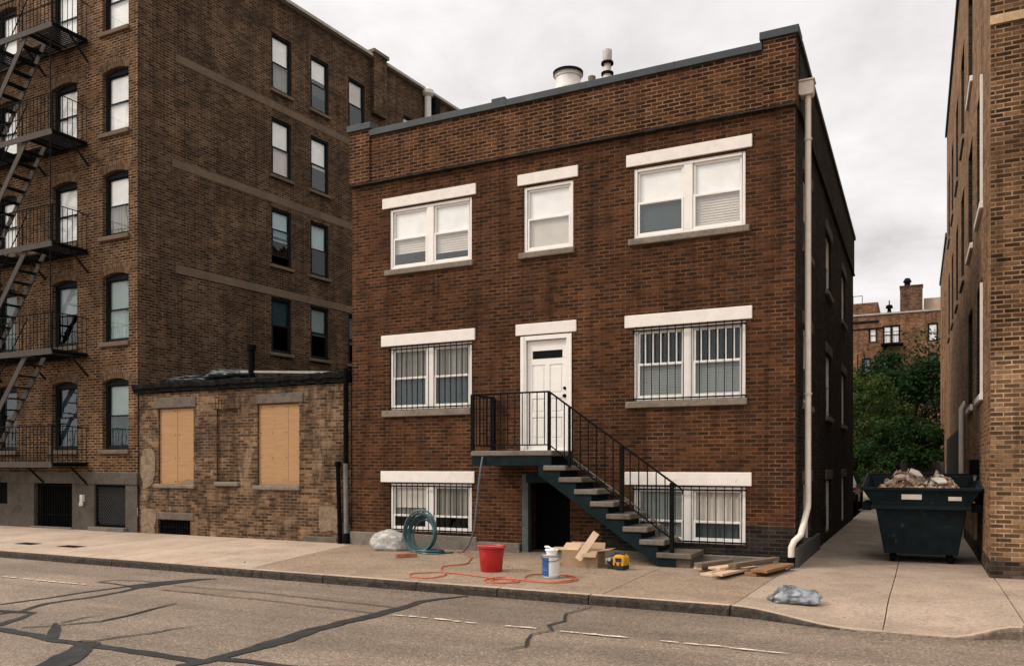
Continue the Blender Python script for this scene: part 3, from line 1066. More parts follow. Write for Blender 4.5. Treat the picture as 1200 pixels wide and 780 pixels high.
def hwin(xab, z, **k):
    xa, xb = xab
    return make_window(house, ((xa + xb) / 2, YF, z[0]), 0, xb - xa, z[1] - z[0], k.pop('units', 2), fwm, M['glass_bright'] if z is rows[0] else gm, **k)


hwin(W_UL, rows[0], covers=[[('shade', .5, 1, 'blind'), ('slat', .24, .5, 'blind_tan')], [('shade', .5, 1, 'blind'), ('slat', .16, .5, 'blind_tan')]])
hwin(W_UM, rows[0], units=1, covers=[[('shade', .5, 1, 'blind'), ('shade', .02, .5, 'blind_tan')]])
hwin(W_UR, rows[0], covers=[[('shade', .5, 1, 'blind'), ('slat', .0, .5, 'curtain_grey')], [('shade', .5, 1, 'blind'), ('slat', .02, .5, 'blind_tan')]])
hwin(W_UL, rows[1], grille=15, covers=[[('drape', .5, 1, 'curtain'), ('shade', .02, .5, 'curtain_grey')], [('drape', .5, 1, 'curtain'), ('shade', .02, .5, 'curtain_grey')]])
hwin(W_UR, rows[1], grille=14, muntins=5, covers=[[('slat', .0, .5, 'blind_grey'), ('drape', .5, 1, 'dim_room')], [('slat', .0, .5, 'blind_grey'), ('drape', .5, 1, 'dim_room')]])  # dim_room drapes are added to darken the uncovered upper sashes
hwin(W_UL, rows[2], grille=15, mid=.30, covers=[[('drape', .26, 1, 'curtain'), ('shade', .5, 1, 'blind_tan')], [('drape', .28, 1, 'curtain')]])
hwin(W_UR, rows[2], grille=14, mid=.36, covers=[[('slat', .0, 1, 'blind_grey')], [('drape', .34, 1, 'blind_tan'), ('drape', .0, .34, 'curtain_grey')]])
for k, (ya, yb) in enumerate(sw):
    for (za, zb) in ((5.35, 6.58), (2.66, 3.98), (.12, 1.26)):
        make_window(house, (XR, (ya + yb) / 2, za), R(90), yb - ya, zb - za, 1, fwm, M['glass_dark'], setback=.05, covers=[[('slat', .45, 1, 'blind_tan')]])

# front door
dr = MB()
xa, xb, z0, z1 = -6.60, -5.63, 1.84, 3.97
ring(dr, xa, xb, z0, z1, .075, YF - .015, YF + .14, wb=.03)
dr.box(xa - .03, xa + .045, YF - .028, YF - .0155, z0, z1 + .0)
dr.box(xb - .03, xb + .03, YF - .028, YF - .0155, z0, z1 + .0)
door = dr.build('front_door', M['white'], house, bevel=.006)
lf = MB()
lx0, lx1, lz0, lz1 = xa + .085, xb - .08, z0 + .03, z1 - .085
ly = YF + .055
lw = lx1 - lx0
st = .095
cols = [(lx0, lx0 + st), (lx0 + lw / 2 - .045, lx0 + lw / 2 + .045), (lx1 - st, lx1)]
rz_ = [lz0, lz0 + .20, lz0 + .60, lz0 + .68, lz0 + .95, lz0 + 1.03, lz0 + 1.57, lz0 + 1.68, lz0 + 1.83, lz1]
lf.box(lx0, lx1, ly + .013, ly + .04, lz0, lz0 + 1.68)                         # panel ground
for (a, b) in cols:
    lf.box(a, b, ly, ly + .013, lz0, lz0 + 1.68)
for (a, b) in ((0, 1), (2, 3), (4, 5), (6, 7)):
    for (ca, cb) in ((cols[0][1], cols[1][0]), (cols[1][1], cols[2][0])):
        lf.box(ca, cb, ly, ly + .013, rz_[a], rz_[b])
lf.box(lx0, lx1, ly, ly + .04, lz0 + 1.683, rz_[7] + .003)
lf.box(lx0, lx0 + .10, ly, ly + .04, rz_[7] + .003, rz_[8]); lf.box(lx1 - .10, lx1, ly, ly + .04, rz_[7] + .003, rz_[8]); lf.box(lx0, lx1, ly, ly + .04, rz_[8], lz1)
for (a, b) in ((1, 2), (3, 4), (5, 6)):
    for (ca, cb) in ((cols[0][1], cols[1][0]), (cols[1][1], cols[2][0])):
        lf.box(ca + .035, cb - .035, ly + .005, ly + .013, rz_[a] + .035, rz_[b] - .035)
lf.build('leaf', M['door_white'], door)
g = MB(); g.box(lx0 + .095, lx1 - .095, ly + .018, ly + .022, rz_[7] - .005, rz_[8] + .005)
g.build('light', plain('door_glass', (.004, .005, .006), .3, spec=.08), door)
for z, nm in ((lz0 + .98, 'knob'), (lz0 + 1.12, 'deadbolt')):
    k = MB()
    k.lathe([(.0, -.055), (.026, -.05), (.033, -.03), (.022, -.012), (.034, -.008), (.034, 0)] if nm == 'knob' else [(.0, -.028), (.028, -.026), (.03, 0)], (0, 0, 0), 14)
    k.v = [(lx1 - .055 + x, ly + zz_, z + y) for (x, y, zz_) in k.v]
    k.build(nm, M['black'], door, smooth=True)
# basement door in its recess under the landing
b = MB()
b.box(-6.60, -6.47, YF - .02, YF + .12, GZ, 1.42)
bd = b.build('basement_door', plain('grey_teal_paint', (.055, .07, .07), .6, var=.25, dirt=(.02, .02, .02), dirt_amt=.5), house, bevel=.006)
b = MB()
b.box(-6.60, -5.64, YF + .62, YF + .66, GZ, 1.42)
b.box(-6.42, -6.12, YF + .612, YF + .62, .75, 1.25); b.box(-6.0, -5.78, YF + .612, YF + .62, .75, 1.25)
b.build('leaf', M['black'], bd)
b = MB(); b.box(-6.62, -5.64, YF - .05, YF + .62, GZ - .04, GZ + .02)
b.build('threshold', M['stone'], bd, bevel=.006)
# plinth
mb = MB()
mb.box(XL - .03, -7.55, YF - .05, YF + .05, GZ - .1, .215)
mb.box(-7.548, -6.63, YF - .06, YF + .05, GZ - .1, .13)
mb.box(-5.62, -2.0, YF - .07, YF + .05, GZ - .1, .09)
mb.build('plinth', M['stone'], house, bevel=.012)
mb = MB(); mb.box(XR - .1, XR + .05, YF - .03, 17.0, GZ - .1, .26)
mb.build('alley_plinth', concrete('dark_plinth', (.075, .07, .064), (.03, .028, .026), gum=False, scale=3), house, bevel=.012)
# downspout with its leader head
mb = MB()
mb.tube([(-1.60, 14.10, 7.62), (-1.60, 14.10, 1.02), (-1.60, 14.08, .90), (-1.615, 13.98, .80), (-1.665, 13.70, .47), (-1.75, 13.60, .38), (-1.79, 13.575, .28), (-1.795, 13.575, .10)], .050, 12)
ds = mb.build('downspout', M['white_metal'], house, smooth=True)
mb = MB()
mb.prism([(-1.74, 7.82), (-1.51, 7.82), (-1.51, 7.63), (-1.54, 7.60), (-1.71, 7.60), (-1.74, 7.63)], 'y', 14.0, 14.2)
mb.box(-1.75, -1.485, 13.975, 14.225, 7.82, 7.845)
mb.build('leader_head', M['white_metal'], ds, bevel=.006)
mb = MB()
for z in (6.9, 2.75):
    mb.lathe([(.064, -.018), (.064, .018)], (-1.60, 14.10, z), 12, caps=False)
mb.build('strap', M['white_metal'], ds)
mb = MB(); mb.tube([(-1.795, 13.575, .125), (-1.795, 13.575, GZ + .02)], .064, 12)
mb.build('drain_sleeve', M['black'], ds)
# roof vents
def vent(name, x, y, prof, mat, n=20, z=7.66):
    m_ = MB(); m_.lathe(prof, (x, y, z), n)
    return m_.build(name, mat, house, smooth=True)
vent('roof_vent', -7.03, 17, [(.29, 0), (.288, 2.28), (.292, 2.29), (.292, 2.36), (.285, 2.37), (.285, 2.63), (.33, 2.66), (.335, 2.72), (.32, 2.72), (.3, 2.6), (.0, 2.55)], plain('pale_vent_metal', (.66, .62, .57), .5, var=.1, dirt=(.4, .35, .3), dirt_amt=.4))
rimm = MB(); rimm.lathe([(.30, 2.66), (.338, 2.665), (.342, 2.73), (.30, 2.735)], (-7.03, 17, 7.66), 24, caps=False)
rimm.build('rim', M['dark_iron'], [c_ for c_ in house.children if c_.name.startswith('roof_vent')][0])
vent('vent_pipe', -6.46, 17, [(.085, 0), (.085, 2.52), (.07, 2.52), (.07, 2.4), (0, 2.4)], M['stone'], 12)
vent('vent_pipe', -6.10, 17, [(.10, 0), (.10, 2.50), (.085, 2.53), (.08, 2.72), (.10, 2.76), (.105, 3.02), (.09, 3.03), (.0, 3.03)],
     plain('pale_flue_metal', (.62, .57, .51), .5, var=.12, dirt=(.25, .2, .17), dirt_amt=.5), 14)
rimm = MB()
for zz_ in (2.51, 2.74):
    rimm.lathe([(.10, zz_ - .03), (.136, zz_ - .025), (.136, zz_ + .02), (.10, zz_ + .025)], (-6.10, 17, 7.66), 18, caps=False)
rimm.build('collar', M['dark_iron'], [c_ for c_ in house.children if c_.name.startswith('vent_pipe')][-1])
mb = MB(); mb.box(-8.93, -8.58, 16.9, 17.2, 10.06, 10.14); mb.box(-8.84, -8.68, 16.96, 17.14, 7.9, 10.06)
mb.build('roof_vent', M['coping'], house, bevel=.01)

# ================================================================== IRON STAIRCASE
stair = thing('entry_staircase', 'dark teal steel stair with concrete treads and black railing up to the white front door', 'staircase', (-5.2, 13.2, GZ))
y0, y1 = 12.80, 13.66
mb = MB(); mb.box(-7.18, -5.60, y0, y1, 1.748, 1.838)
mb.build('landing', M['stone'], stair, bevel=.012)
mb = MB()
mb.box(-7.17, -5.62, y0 + .02, y0 + .07, 1.575, 1.746)
mb.box(-7.17, -5.62, y1 - .06, y1 - .01, 1.575, 1.746)
mb.box(-7.165, -7.115, y0 + .07, y1 - .06, 1.58, 1.745)
mb.box(-6.27, -6.21, y0 + .07, y1 - .06, 1.58, 1.745)
mb.box(-6.30, -5.55, y0 + .45, y0 + .52, 1.27, 1.46)
mb.build('landing_beam', M['teal'], stair, bevel=.004)
nst, rise, run = 8, .2, .285
tx = lambda i: -5.76 + run * i
tz = lambda i: 1.58 - rise * i
trd = [MB() for _ in range(nst)]
for i in range(nst):
    L_ = .42 if i < nst - 1 else .57
    trd[i].box(tx(i), tx(i) + L_, y0, y1, tz(i) - .088, tz(i))
    trd[i].build('tread', M['stone_dirty'] if i % 3 == 1 else M['stone'], stair, bevel=.012)
low = lambda x: .585 - .71 * (x + 4.62)
for (ya, yb) in ((y0 + .03, y0 + .06), (y1 - .05, y1 - .02)):
    top = [(-5.86, 1.574)]
    for i in range(nst):
        top += [(tx(i) + .02, tz(i) + (.1 if i else -.006)), (tx(i) + .02, tz(i) - .089)] if i else [(tx(0), 1.574), (tx(0), tz(0) - .089)]
    top += [(tx(7) + .30, tz(7) - .089), (tx(7) + .30, GZ + .005)]
    xg = -4.62 + (.585 - GZ - .005) / .71
    poly = top + [(xg, GZ + .005), (-5.86, low(-5.86) - .05)]
    mb = MB(); mb.prism(poly, 'y', ya, yb)
    mb.build('stringer', M['teal'], stair)
mb = MB()
for i in range(1, nst):
    mb.box(tx(i) - .004, tx(i) + .012, y0 + .061, y1 - .051, tz(i) - .004, tz(i - 1) - .09)
mb.build('riser', M['teal'], stair)
mb = MB(); mb.box(tx(7) + .02, tx(7) + .54, y0 + .07, y1 - .03, GZ - .02, tz(7) - .09)
mb.build('base_block', M['stone_dirty'], stair, bevel=.01)
mb = MB()
mb.bar((-5.55, y1 - .01, 1.70), (-3.55, y1 - .01, .29), .02, .025)
mb.build('wall_string', M['stone'], stair)
rl = MB()
yr = y0 + .05
slope = (1.27 - 2.85) / (-3.46 + 5.67)
rz = lambda x: 2.85 + slope * (x + 5.67)
rl.box(-7.19, -5.655, yr - .02, yr + .02, 2.835, 2.862)
rl.bar((-5.668, yr, 2.848), (-3.44, yr, rz(-3.44)), .04, .027)
rl.tube([(-3.45, yr, rz(-3.45)), (-3.38, yr, rz(-3.44) - .04), (-3.34, yr, rz(-3.44) - .09), (-3.345, yr, rz(-3.44) - .14)], .015, 6)
rl.box(-7.19, -5.66, yr - .010, yr + .010, 1.925, 1.947)
rl.bar((-5.66, yr, 1.93), (-3.48, yr, 1.93 + slope * 2.18), .022, .02)
rl.box(-7.19, -7.15, yr, y1 + .02, 2.835, 2.862)
rl.box(-7.18, -7.16, yr, y1 + .02, 1.925, 1.947)
rail = rl.build('railing', M['iron'], stair)
for (x, yy, za, zb, s_) in ((-7.17, yr, 1.84, 2.84, .03), (-5.665, yr, 1.55, 2.84, .026), (-5.29, yr, 1.55, rz(-5.29) - .01, .02), (-4.36, yr, .8, rz(-4.36) - .01, .032), (-3.52, yr, .17, rz(-3.52) - .01, .032), (-7.17, y1 - .02, 1.84, 2.84, .04)):
    p = MB(); p.box(x - s_, x + s_, yy - s_, yy + s_, za, zb)
    p.build('newel_post', M['iron'], rail, bevel=.004)
bl = MB()
k = -7.03
while k < -5.75:
    bl.box(k - .007, k + .007, yr - .007, yr + .007, 1.94, 2.84); k += .142
k = -5.53
while k < -3.6:
    bl.box(k - .008, k + .008, yr - .008, yr + .008, 1.93 + slope * (k + 5.66), rz(k) - .01); k += .146
k = yr + .14
while k < y1 - .1:
    bl.box(-7.177, -7.163, k - .007, k + .007, 1.94, 2.84); k += .14
bl.build('baluster', M['iron'], rail)

# ================================================================== THE BOARDED-UP SINGLE STOREY BUILDING
annex = thing('boarded_building', 'derelict one storey buff brick building with two plywood boarded windows', 'building', (-13.8, YF, GZ))
AL, AR, AY = -16.93, -10.58, YF + .02
mb = MB()
ah = [(-16.27 - AL, -15.11 - AL, 1.14, 2.93), (-14.38 - AL, -13.73 - AL, 1.21, 2.86, 0, .05), (-13.14 - AL, -11.95 - AL, 1.14, 2.93), (-16.30 - AL, -15.22 - AL, GZ, .29)]
wall(mb, (AL, AY), (1, 0), AR - AL, GZ - .2, 3.30, ah, .10)
mb.build('front_wall', M['brick_annex'], annex)
mb = MB()
mb.box(-14.38, -13.73, AY + .045, AY + .06, 1.21, 2.86)
mb.build('bricked_window', M['brick_annex'], annex)
mb = MB()
wall(mb, (AR, AY), (0, 1), 8, GZ - .2, 3.30)
wall(mb, (AR, AY + 8), (-1, 0), AR - AL, GZ - .2, 3.30)
mb.build('side_wall', M['brick_annex'], annex)
mb = MB()
# warped, charred cornice with a broken edge
nC = 90
V = []
for i in range(nC + 1):
    x = AL - .15 + (AR - .06 - AL + .15) * i / nC
    base = 3.32 + .03 * mnoise.noise((x * .6, 0, 3)) + .035 * mnoise.noise((x * 4, 0, 5)) + .02 * mnoise.noise((x * 11, 0, 5))
    top = base + .20 + .05 * mnoise.noise((x * .8, 2, 3)) + .03 * mnoise.noise((x * 5, 2, 5)) + .025 * mnoise.noise((x * 14, 7, 5))
    out = .10 + .03 * mnoise.noise((x * 1.7, 4, 1)) + .02 * mnoise.noise((x * 9, 4, 1))
    V += [(x, AY + .1, base), (x, AY - out * .55, base), (x, AY - out * .6, base + .09), (x, AY - out, base + .10), (x, AY - out * 1.05, top), (x, AY + .12, top + .05)]
for i in range(nC):
    for k in range(5):
        q = i * 6 + k
        mb.face([V[q + 1], V[q], V[q + 6], V[q + 7]])
for e in (0, nC):
    mb.face([V[e * 6 + k] for k in range(6)])
mb.build('cornice', M['cornice'], annex)
mb = MB()
nx, ny = 30, 10
V = []
for j in range(ny + 1):
    for i in range(nx + 1):
        x = AL + (AR - AL) * i / nx
        y = AY + .1 + 7.9 * j / ny
        z = 3.48 + .45 * j / ny + .06 * mnoise.noise((x * 2, y * 1.5, 2)) + .05 * mnoise.noise((x * 5, y * 4, 8))
        V.append((x, y, z))
mb.mesh(V, [(j * (nx + 1) + i, j * (nx + 1) + i + 1, (j + 1) * (nx + 1) + i + 1, (j + 1) * (nx + 1) + i) for j in range(ny) for i in range(nx)])
mb.build('roof', M['roof_litter'], annex)
mb = MB(); mb.bar((-14.1, AY + .5, 3.76), (-11.2, AY + .8, 3.62), .1, .05); mb.bar((-16.6, AY + 1.2, 3.72), (-14.6, AY + .6, 3.74), .2, .03)
mb.build('loose_flashing', M['coping_light'], annex)
mb = MB(); mb.tube([(-13.8, AY + .5, 3.5), (-13.8, AY + .5, 4.28)], .075, 12); mb.tube([(-13.8, AY + .5, 4.24), (-13.8, AY + .5, 4.36)], .10, 12)
mb.build('roof_flue', M['black'], annex)
for (a, b, z0, z1) in ((-16.42, -15.03, 2.94, 3.19), (-13.19, -11.83, 2.94, 3.15)):
    mb = MB(); mb.box(a, b, AY - .025, AY + .08, z0, z1); mb.build('lintel', M['stone_dirty'], annex, bevel=.015)
mb = MB()
for k in range(9):
    x = -14.49 + k * .094
    mb.box(x, x + .082, AY - .012, AY + .05, 2.87 + .01 * (k % 2), 3.10)
mb.build('soldier_arch', M['brick_annex'], annex, bevel=.006)
for (a, b, z1) in ((-16.42, -15.06, 1.135), (-14.44, -13.68, 1.205), (-13.27, -11.92, 1.135)):
    mb = MB(); mb.box(a, b, AY - .05, AY + .09, z1 - .10, z1); mb.build('sill', M['sill'], annex, bevel=.02)
mb = MB()
mb.box(-16.28, -15.685, AY + .045, AY + .06, 1.14, 2.92); mb.box(-15.668, -15.10, AY + .042, AY + .057, 1.14, 2.92)
for x in (-16.22, -15.75, -15.62, -15.16):
    for z in (1.2, 1.75, 2.3, 2.86):
        mb.lathe([(.013, 0), (0, 0)], (0, 0, 0), 8, 1, caps=False)
        for q_ in range(-16, 0):
            x_, y_, z_ = mb.v[q_]; mb.v[q_] = (x + x_, AY + .0405, z + y_)
mb.prism([(-15.62, 1.14), (-15.35, 1.14), (-15.12, 1.14), (-15.12, 1.27), (-15.2, 1.24), (-15.33, 1.26), (-15.5, 1.22)], 'y', AY + .03, AY + .040, 2)
pl_ = mb.build('plywood_board', [M['ply'], M['dark_iron'], wood('grey_lath', (.16, .11, .07), (.26, .18, .11), .7)], annex)
mb = MB()
mb.box(-13.15, -12.70, AY + .047, AY + .062, 1.14, 2.92); mb.box(-12.696, -12.30, AY + .045, AY + .060, 1.14, 2.92); mb.box(-12.295, -11.94, AY + .048, AY + .063, 1.14, 2.92)
for x in (-13.08, -12.75, -12.35, -12.0):
    for z in (1.2, 1.75, 2.3, 2.86):
        mb.lathe([(.013, 0), (0, 0)], (0, 0, 0), 8, 1, caps=False)
        for q_ in range(-16, 0):
            x_, y_, z_ = mb.v[q_]; mb.v[q_] = (x + x_, AY + .0425, z + y_)
mb.prism([(-13.14, 1.14), (-11.96, 1.14), (-11.96, 1.25), (-12.3, 1.23), (-12.42, 1.30), (-12.5, 1.22), (-12.9, 1.24)], 'y', AY + .03, AY + .042, 2)
mb.build('plywood_board', [M['ply'], M['dark_iron'], wood('tan_lath', (.24, .145, .075), (.34, .21, .12), .7)], annex)
mb = MB()
mb.box(-16.30, -15.22, AY + .07, AY + .09, GZ, .29)
for k in range(12):
    x = -16.25 + k * .09
    mb.box(x, x + .02, AY + .03, AY + .05, GZ, .29)
mb.box(-16.3, -15.22, AY + .025, AY + .052, .1, .12)
mb.build('vent_grate', M['black'], annex)
mb = MB(); mb.box(-16.34, -15.10, AY - .02, AY + .06, .29, .465); mb.build('grate_lintel', M['stone_dirty'], annex, bevel=.015)
# patches of old render clinging to the brick
for (cx, cz, rw, rh, sd) in ((-16.62, 1.55, .22, .42, 1), (-16.62, .25, .26, .30, 2), (-11.15, .45, .28, .26, 3)):
    mb = MB()
    pts = []
    for k in range(26):
        t = 2 * math.pi * k / 26
        q = 1 + .35 * mnoise.noise((math.cos(t) * 1.5 + sd * 7, math.sin(t) * 1.5, sd)) + .15 * mnoise.noise((math.cos(t) * 5, math.sin(t) * 5, sd * 3))
        sg = lambda a: math.copysign(abs(a) ** .45, a)
        pts.append((max(AL + .005, min(AR - .005, cx + rw * q * sg(math.cos(t)))), max(GZ, cz + rh * q * sg(math.sin(t)))))
    mb.prism(pts[::-1], 'y', AY - .014, AY + .02)
    mb.build('render_patch', concrete('old_render_%d' % sd, (.235, .168, .11), (.08, .056, .04), gum=False, scale=3, stain_amt=.8, stops=(.42, .66)), annex)
mb = MB(); mb.box(-10.9, -10.6, AY - .02, AY + .05, GZ - .02, .36); mb.box(-11.85, -10.92, AY - .022, AY + .05, GZ - .02, .07)
mb.build('plinth', M['stone_dirty'], annex, bevel=.015)
mb = MB(); mb.tube([(-10.86, AY - .07, 1.60), (-10.83, AY - .07, .9), (-10.80, AY - .07, GZ)], .045, 10); mb.tube([(-10.86, AY - .07, 1.56), (-10.86, AY - .07, 1.66)], .058, 10)
mb.build('drain_pipe', M['black'], annex)
mb = MB(); mb.tube([(-10.66, AY - .06, 3.6), (-10.66, AY - .06, 1.62)], .05, 10, 1); mb.tube([(-10.66, AY - .06, 1.62), (-10.64, AY - .06, GZ + .18)], .05, 10, 0); mb.tube([(-10.64, AY - .065, GZ + .2), (-10.60, AY - .12, GZ + .03)], .07, 10, 1)  # upper black length painted in for the shadow gap between the buildings
mb.build('drain_pipe', [plain('grey_pipe', (.13, .125, .115), .6, var=.3), M['black']], annex)

# ================================================================== THE TALL APARTMENT BLOCK
CX = -16.965
apt = thing('apartment_building', 'tall umber brick apartment building with arched windows and an iron fire escape', 'apartment building', (CX, YF, GZ))
ZT = 15.04
rows_f = [(1.97, 3.74), (4.63, 6.35), (7.26, 8.88), (9.83, 11.42), (12.35, 13.96)]
cols_f = [(-18.24, -17.29), (-20.2, -19.2), (-22.55, -21.66)]
FL = -27.0
fh = []
for (za, zb) in rows_f:
    for (xa, xb) in cols_f:
        fh.append((xa - FL, xb - FL, za, zb, .09, .20))
mb = MB()
wall(mb, (FL, YF), (1, 0), CX - FL, 1.40, ZT, fh, .2)
mb.build('front_wall', M['brick_left'], apt)
mb = MB()
bh_ = [(-20.89 - FL, -19.35 - FL, GZ, 1.12, 0, .35), (-18.5 - FL, -17.37 - FL, .05, 1.10, 0, .2), (-23.0 - FL, -22.02 - FL, .54, 1.14, 0, .2)]
wall(mb, (FL, YF - .03), (1, 0), CX + .02 - FL, GZ - .2, 1.12, bh_, .2)
mb.box(FL, CX + .035, YF - .06, YF + .02, 1.12, 1.40)
mb.build('stone_base', concrete('sooty_base_stone', (.085, .071, .056), (.028, .025, .021), gum=False, scale=1.6, stain_amt=.6, stops=(.46, .7)), apt)
D = Vector((.0916, .9958)).normalized()
sp = lambda s, off=0: (CX + D.x * s + D.y * off, YF + D.y * s - D.x * off)
rows_s = [(4.82, 6.42), (7.34, 8.98), (9.92, 11.58), (12.37, 14.0)]
cols_s = [(4.18, 4.95), (5.71, 6.48), (7.36, 8.13)]
shl = []
for r_, (za, zb) in enumerate(rows_s):
    for c_, (sa, sb) in enumerate(cols_s):
        if c_ == 2 and r_ in (1, 2): continue
        shl.append((sa, sb, za, zb))
shl.append((10.1, 10.7, 12.3, 13.8))
SL = 24
mb = MB()
wall(mb, (CX, YF), D, SL, GZ - .2, ZT, shl, .15)
mb.build('side_wall', M['brick_left_side'], apt)
e = sp(SL)
mb = MB()
wall(mb, e, (-1, 0), e[0] - FL, GZ, ZT)
wall(mb, (FL, e[1]), (0, -1), e[1] - YF, GZ, ZT)
mb.build('rear_wall', M['brick_left_side'], apt)
mb = MB(); mb.face([(FL, YF, ZT - .4), (CX, YF, ZT - .4), (e[0], e[1], ZT - .4), (FL, e[1], ZT - .4)])
mb.build('roof', M['roof'], apt)
for (z, a, b) in ((11.82, 1.05, 7.7), (9.13, .95, 7.7), (6.46, 1.05, 7.7)):
    mb = MB()
    p, q = sp(a), sp(b)
    n3 = (D.y, -D.x)
    v = []
    for zz_ in (z, z + .21):
        for (pp, o) in ((p, .012), (q, .012), (q, -.03), (p, -.03)):
            v.append((pp[0] + n3[0] * o, pp[1] + n3[1] * o, zz_))
    mb.mesh(v, [(3, 2, 1, 0), (4, 5, 6, 7), (0, 1, 5, 4), (1, 2, 6, 5), (2, 3, 7, 6), (3, 0, 4, 7)])
    mb.build('band_course', M['band_left'], apt)
mb = MB()
mb.bar((*sp(-.05, .0), ZT + .03), (*sp(8.35, .0), ZT + .03), .34, .09); mb.bar((*sp(9.1, .0), ZT + .03), (*sp(SL, .0), ZT + .03), .34, .09)
mb.box(FL, CX + .1, YF - .12, YF + .16, ZT - .01, ZT + .12)
mb.build('coping', M['coping_light'], apt)
mb = MB(); mb.bar((*sp(8.73, .04), 13.2), (*sp(8.73, .04), ZT + .14), .24, .64, (D.x, D.y, 0)); mb.build('chimney_pier', M['brick_left_side'], apt)
mb = MB(); mb.bar((*sp(8.73, .04), ZT + .142), (*sp(8.73, .04), ZT + .25), .36, .76, (D.x, D.y, 0)); mb.build('chimney_cap', M['stone'], apt)
mb = MB(); mb.tube([(*sp(11.3, .16), 12.4), (*sp(11.3, .16), 14.85)], .12, 12); mb.lathe([(0, -.02), (.15, 0), (.21, .08), (.21, .2), (.12, .3), (0, .33)], (*sp(11.3, .16), 14.83), 14)
mb.build('flue_pipe', plain('pale_flue', (.56, .52, .47), .5, var=.1), apt)
mb = MB(); mb.bar((*sp(11.75, .1), 12.4), (*sp(11.75, .1), 14.9), .35, .25, (D.x, D.y, 0)); mb.build('flue_pier', M['dark_iron'], apt)

fc = [['shade', 'curtain_grey'], ['shade', 'drape']]
covs = {(0, 4): [('shade', .0, 1, 'shade')], (0, 3): [('shade', .0, 1, 'shade')], (0, 2): [('shade', .5, 1, 'shade'), ('drape', .0, 1, 'curtain')], (0, 1): [('shade', .0, 1, 'blind_tan')], (0, 0): [('shade', .52, 1, 'blind_tan'), ('drape', .0, .55, 'curtain_grey')],
        (1, 4): [('shade', .0, 1, 'shade')], (1, 3): [('shade', .0, 1, 'shade')], (1, 2): [('shade', .0, 1, 'shade')], (1, 1): [('shade', .5, 1, 'blind_tan')], (1, 0): [('drape', .0, 1, 'curtain_grey')],
        (2, 4): [('shade', .0, 1, 'shade')], (2, 3): [('shade', .0, 1, 'shade')], (2, 2): [('shade', .0, 1, 'shade')], (2, 1): [('drape', .0, 1, 'curtain')], (2, 0): [('shade', .6, 1, 'curtain_grey')]}
for c_, (xa, xb) in enumerate(cols_f):
    for r_, (za, zb) in enumerate(rows_f):
        wn = make_window(apt, ((xa + xb) / 2, YF, za), 0, xb - xa, zb - za - .09, 1, M['frame_dark'], M['glass_bright'] if r_ > 1 else M['glass_dark'], fw_=.075, sash=.035, setback=.10,
                         covers=[covs[(c_, r_)]], arch=.088)
        # rowlock arch over the opening
        ar = MB()
        w_, rs_ = xb - xa, .09
        rad = (w_ * w_ / 4 + rs_ * rs_) / (2 * rs_)
        xc, zc_ = (xa + xb) / 2, zb - rad
        th = math.asin(w_ / 2 / rad) + .03
        k = 12
        L0 = rad * 2 * th
        for i in range(k):
            t0, t1 = -th + 2 * th * i / k, -th + 2 * th * (i + 1) / k
            P_ = lambda t, r: (xc + r * math.sin(t), YF - .005, zc_ + r * math.cos(t))
            ar.face([P_(t0, rad), P_(t1, rad), P_(t1, rad + .22), P_(t0, rad + .22)], 0, [(L0 * i / k, 0), (L0 * (i + 1) / k, 0), (L0 * (i + 1) / k, .27), (L0 * i / k, .27)])
            ar.face([P_(t0, rad + .22), P_(t1, rad + .22), (P_(t1, rad + .22)[0], YF, P_(t1, rad + .22)[2]), (P_(t0, rad + .22)[0], YF, P_(t0, rad + .22)[2])], 0,
                    [(L0 * i / k, 0), (L0 * (i + 1) / k, 0), (L0 * (i + 1) / k, .02), (L0 * i / k, .02)])
        ar.build('window_arch', M['arch_left'], apt)
        s_ = MB(); s_.box(xa - .09, xb + .05, YF - .07, YF + .19, za - .11, za - .002); s_.build('sill', M['band_left'], apt, bevel=.012)
scov = {(0, 3): [('shade', .5, 1, 'shade'), ('drape', 0, 1, 'curtain')], (0, 2): [('shade', .5, 1, 'shade'), ('shade', .02, .5, 'blind_tan')], (0, 1): [('shade', .45, 1, 'shade')], (0, 0): [('shade', .5, 1, 'curtain_grey')],
        (1, 3): [('shade', .62, 1, 'shade'), ('drape', .3, 1, 'curtain_grey')], (1, 2): [('shade', .45, 1, 'shade')], (1, 1): [('drape', .5, 1, 'shade')], (1, 0): [('slat', .45, 1, 'blind_tan')],
        (2, 3): [('shade', .55, 1, 'blind_tan')], (2, 0): [('shade', .4, 1, 'curtain')]}
ang = math.atan2(D.y, D.x)
for r_, (za, zb) in enumerate(rows_s):
    for c_, (sa, sb) in enumerate(cols_s):
        if c_ == 2 and r_ in (1, 2): continue
        p = sp((sa + sb) / 2)
        wn = make_window(apt, (p[0], p[1], za), ang, sb - sa, zb - za, 1, M['frame_dark'], M['glass_bright'] if r_ > 1 else M['glass_dark'], fw_=.06, sash=.04, setback=.03,
                         covers=[scov[(c_, r_)]], open_=.22 if (r_, c_) == (1, 0) else 0)
        s_ = MB()
        s_.bar((*sp(sa - .06, .0), za - .045), (*sp(sb + .06, .0), za - .045), .16, .085)
        s_.build('sill', M['band_left'], apt, bevel=.01)
p = sp(10.4); make_window(apt, (p[0], p[1], 12.3), ang, .6, 1.5, 1, M['frame_dark'], M['glass_bright'], setback=.03, covers=[[('shade', .3, 1, 'shade')]])
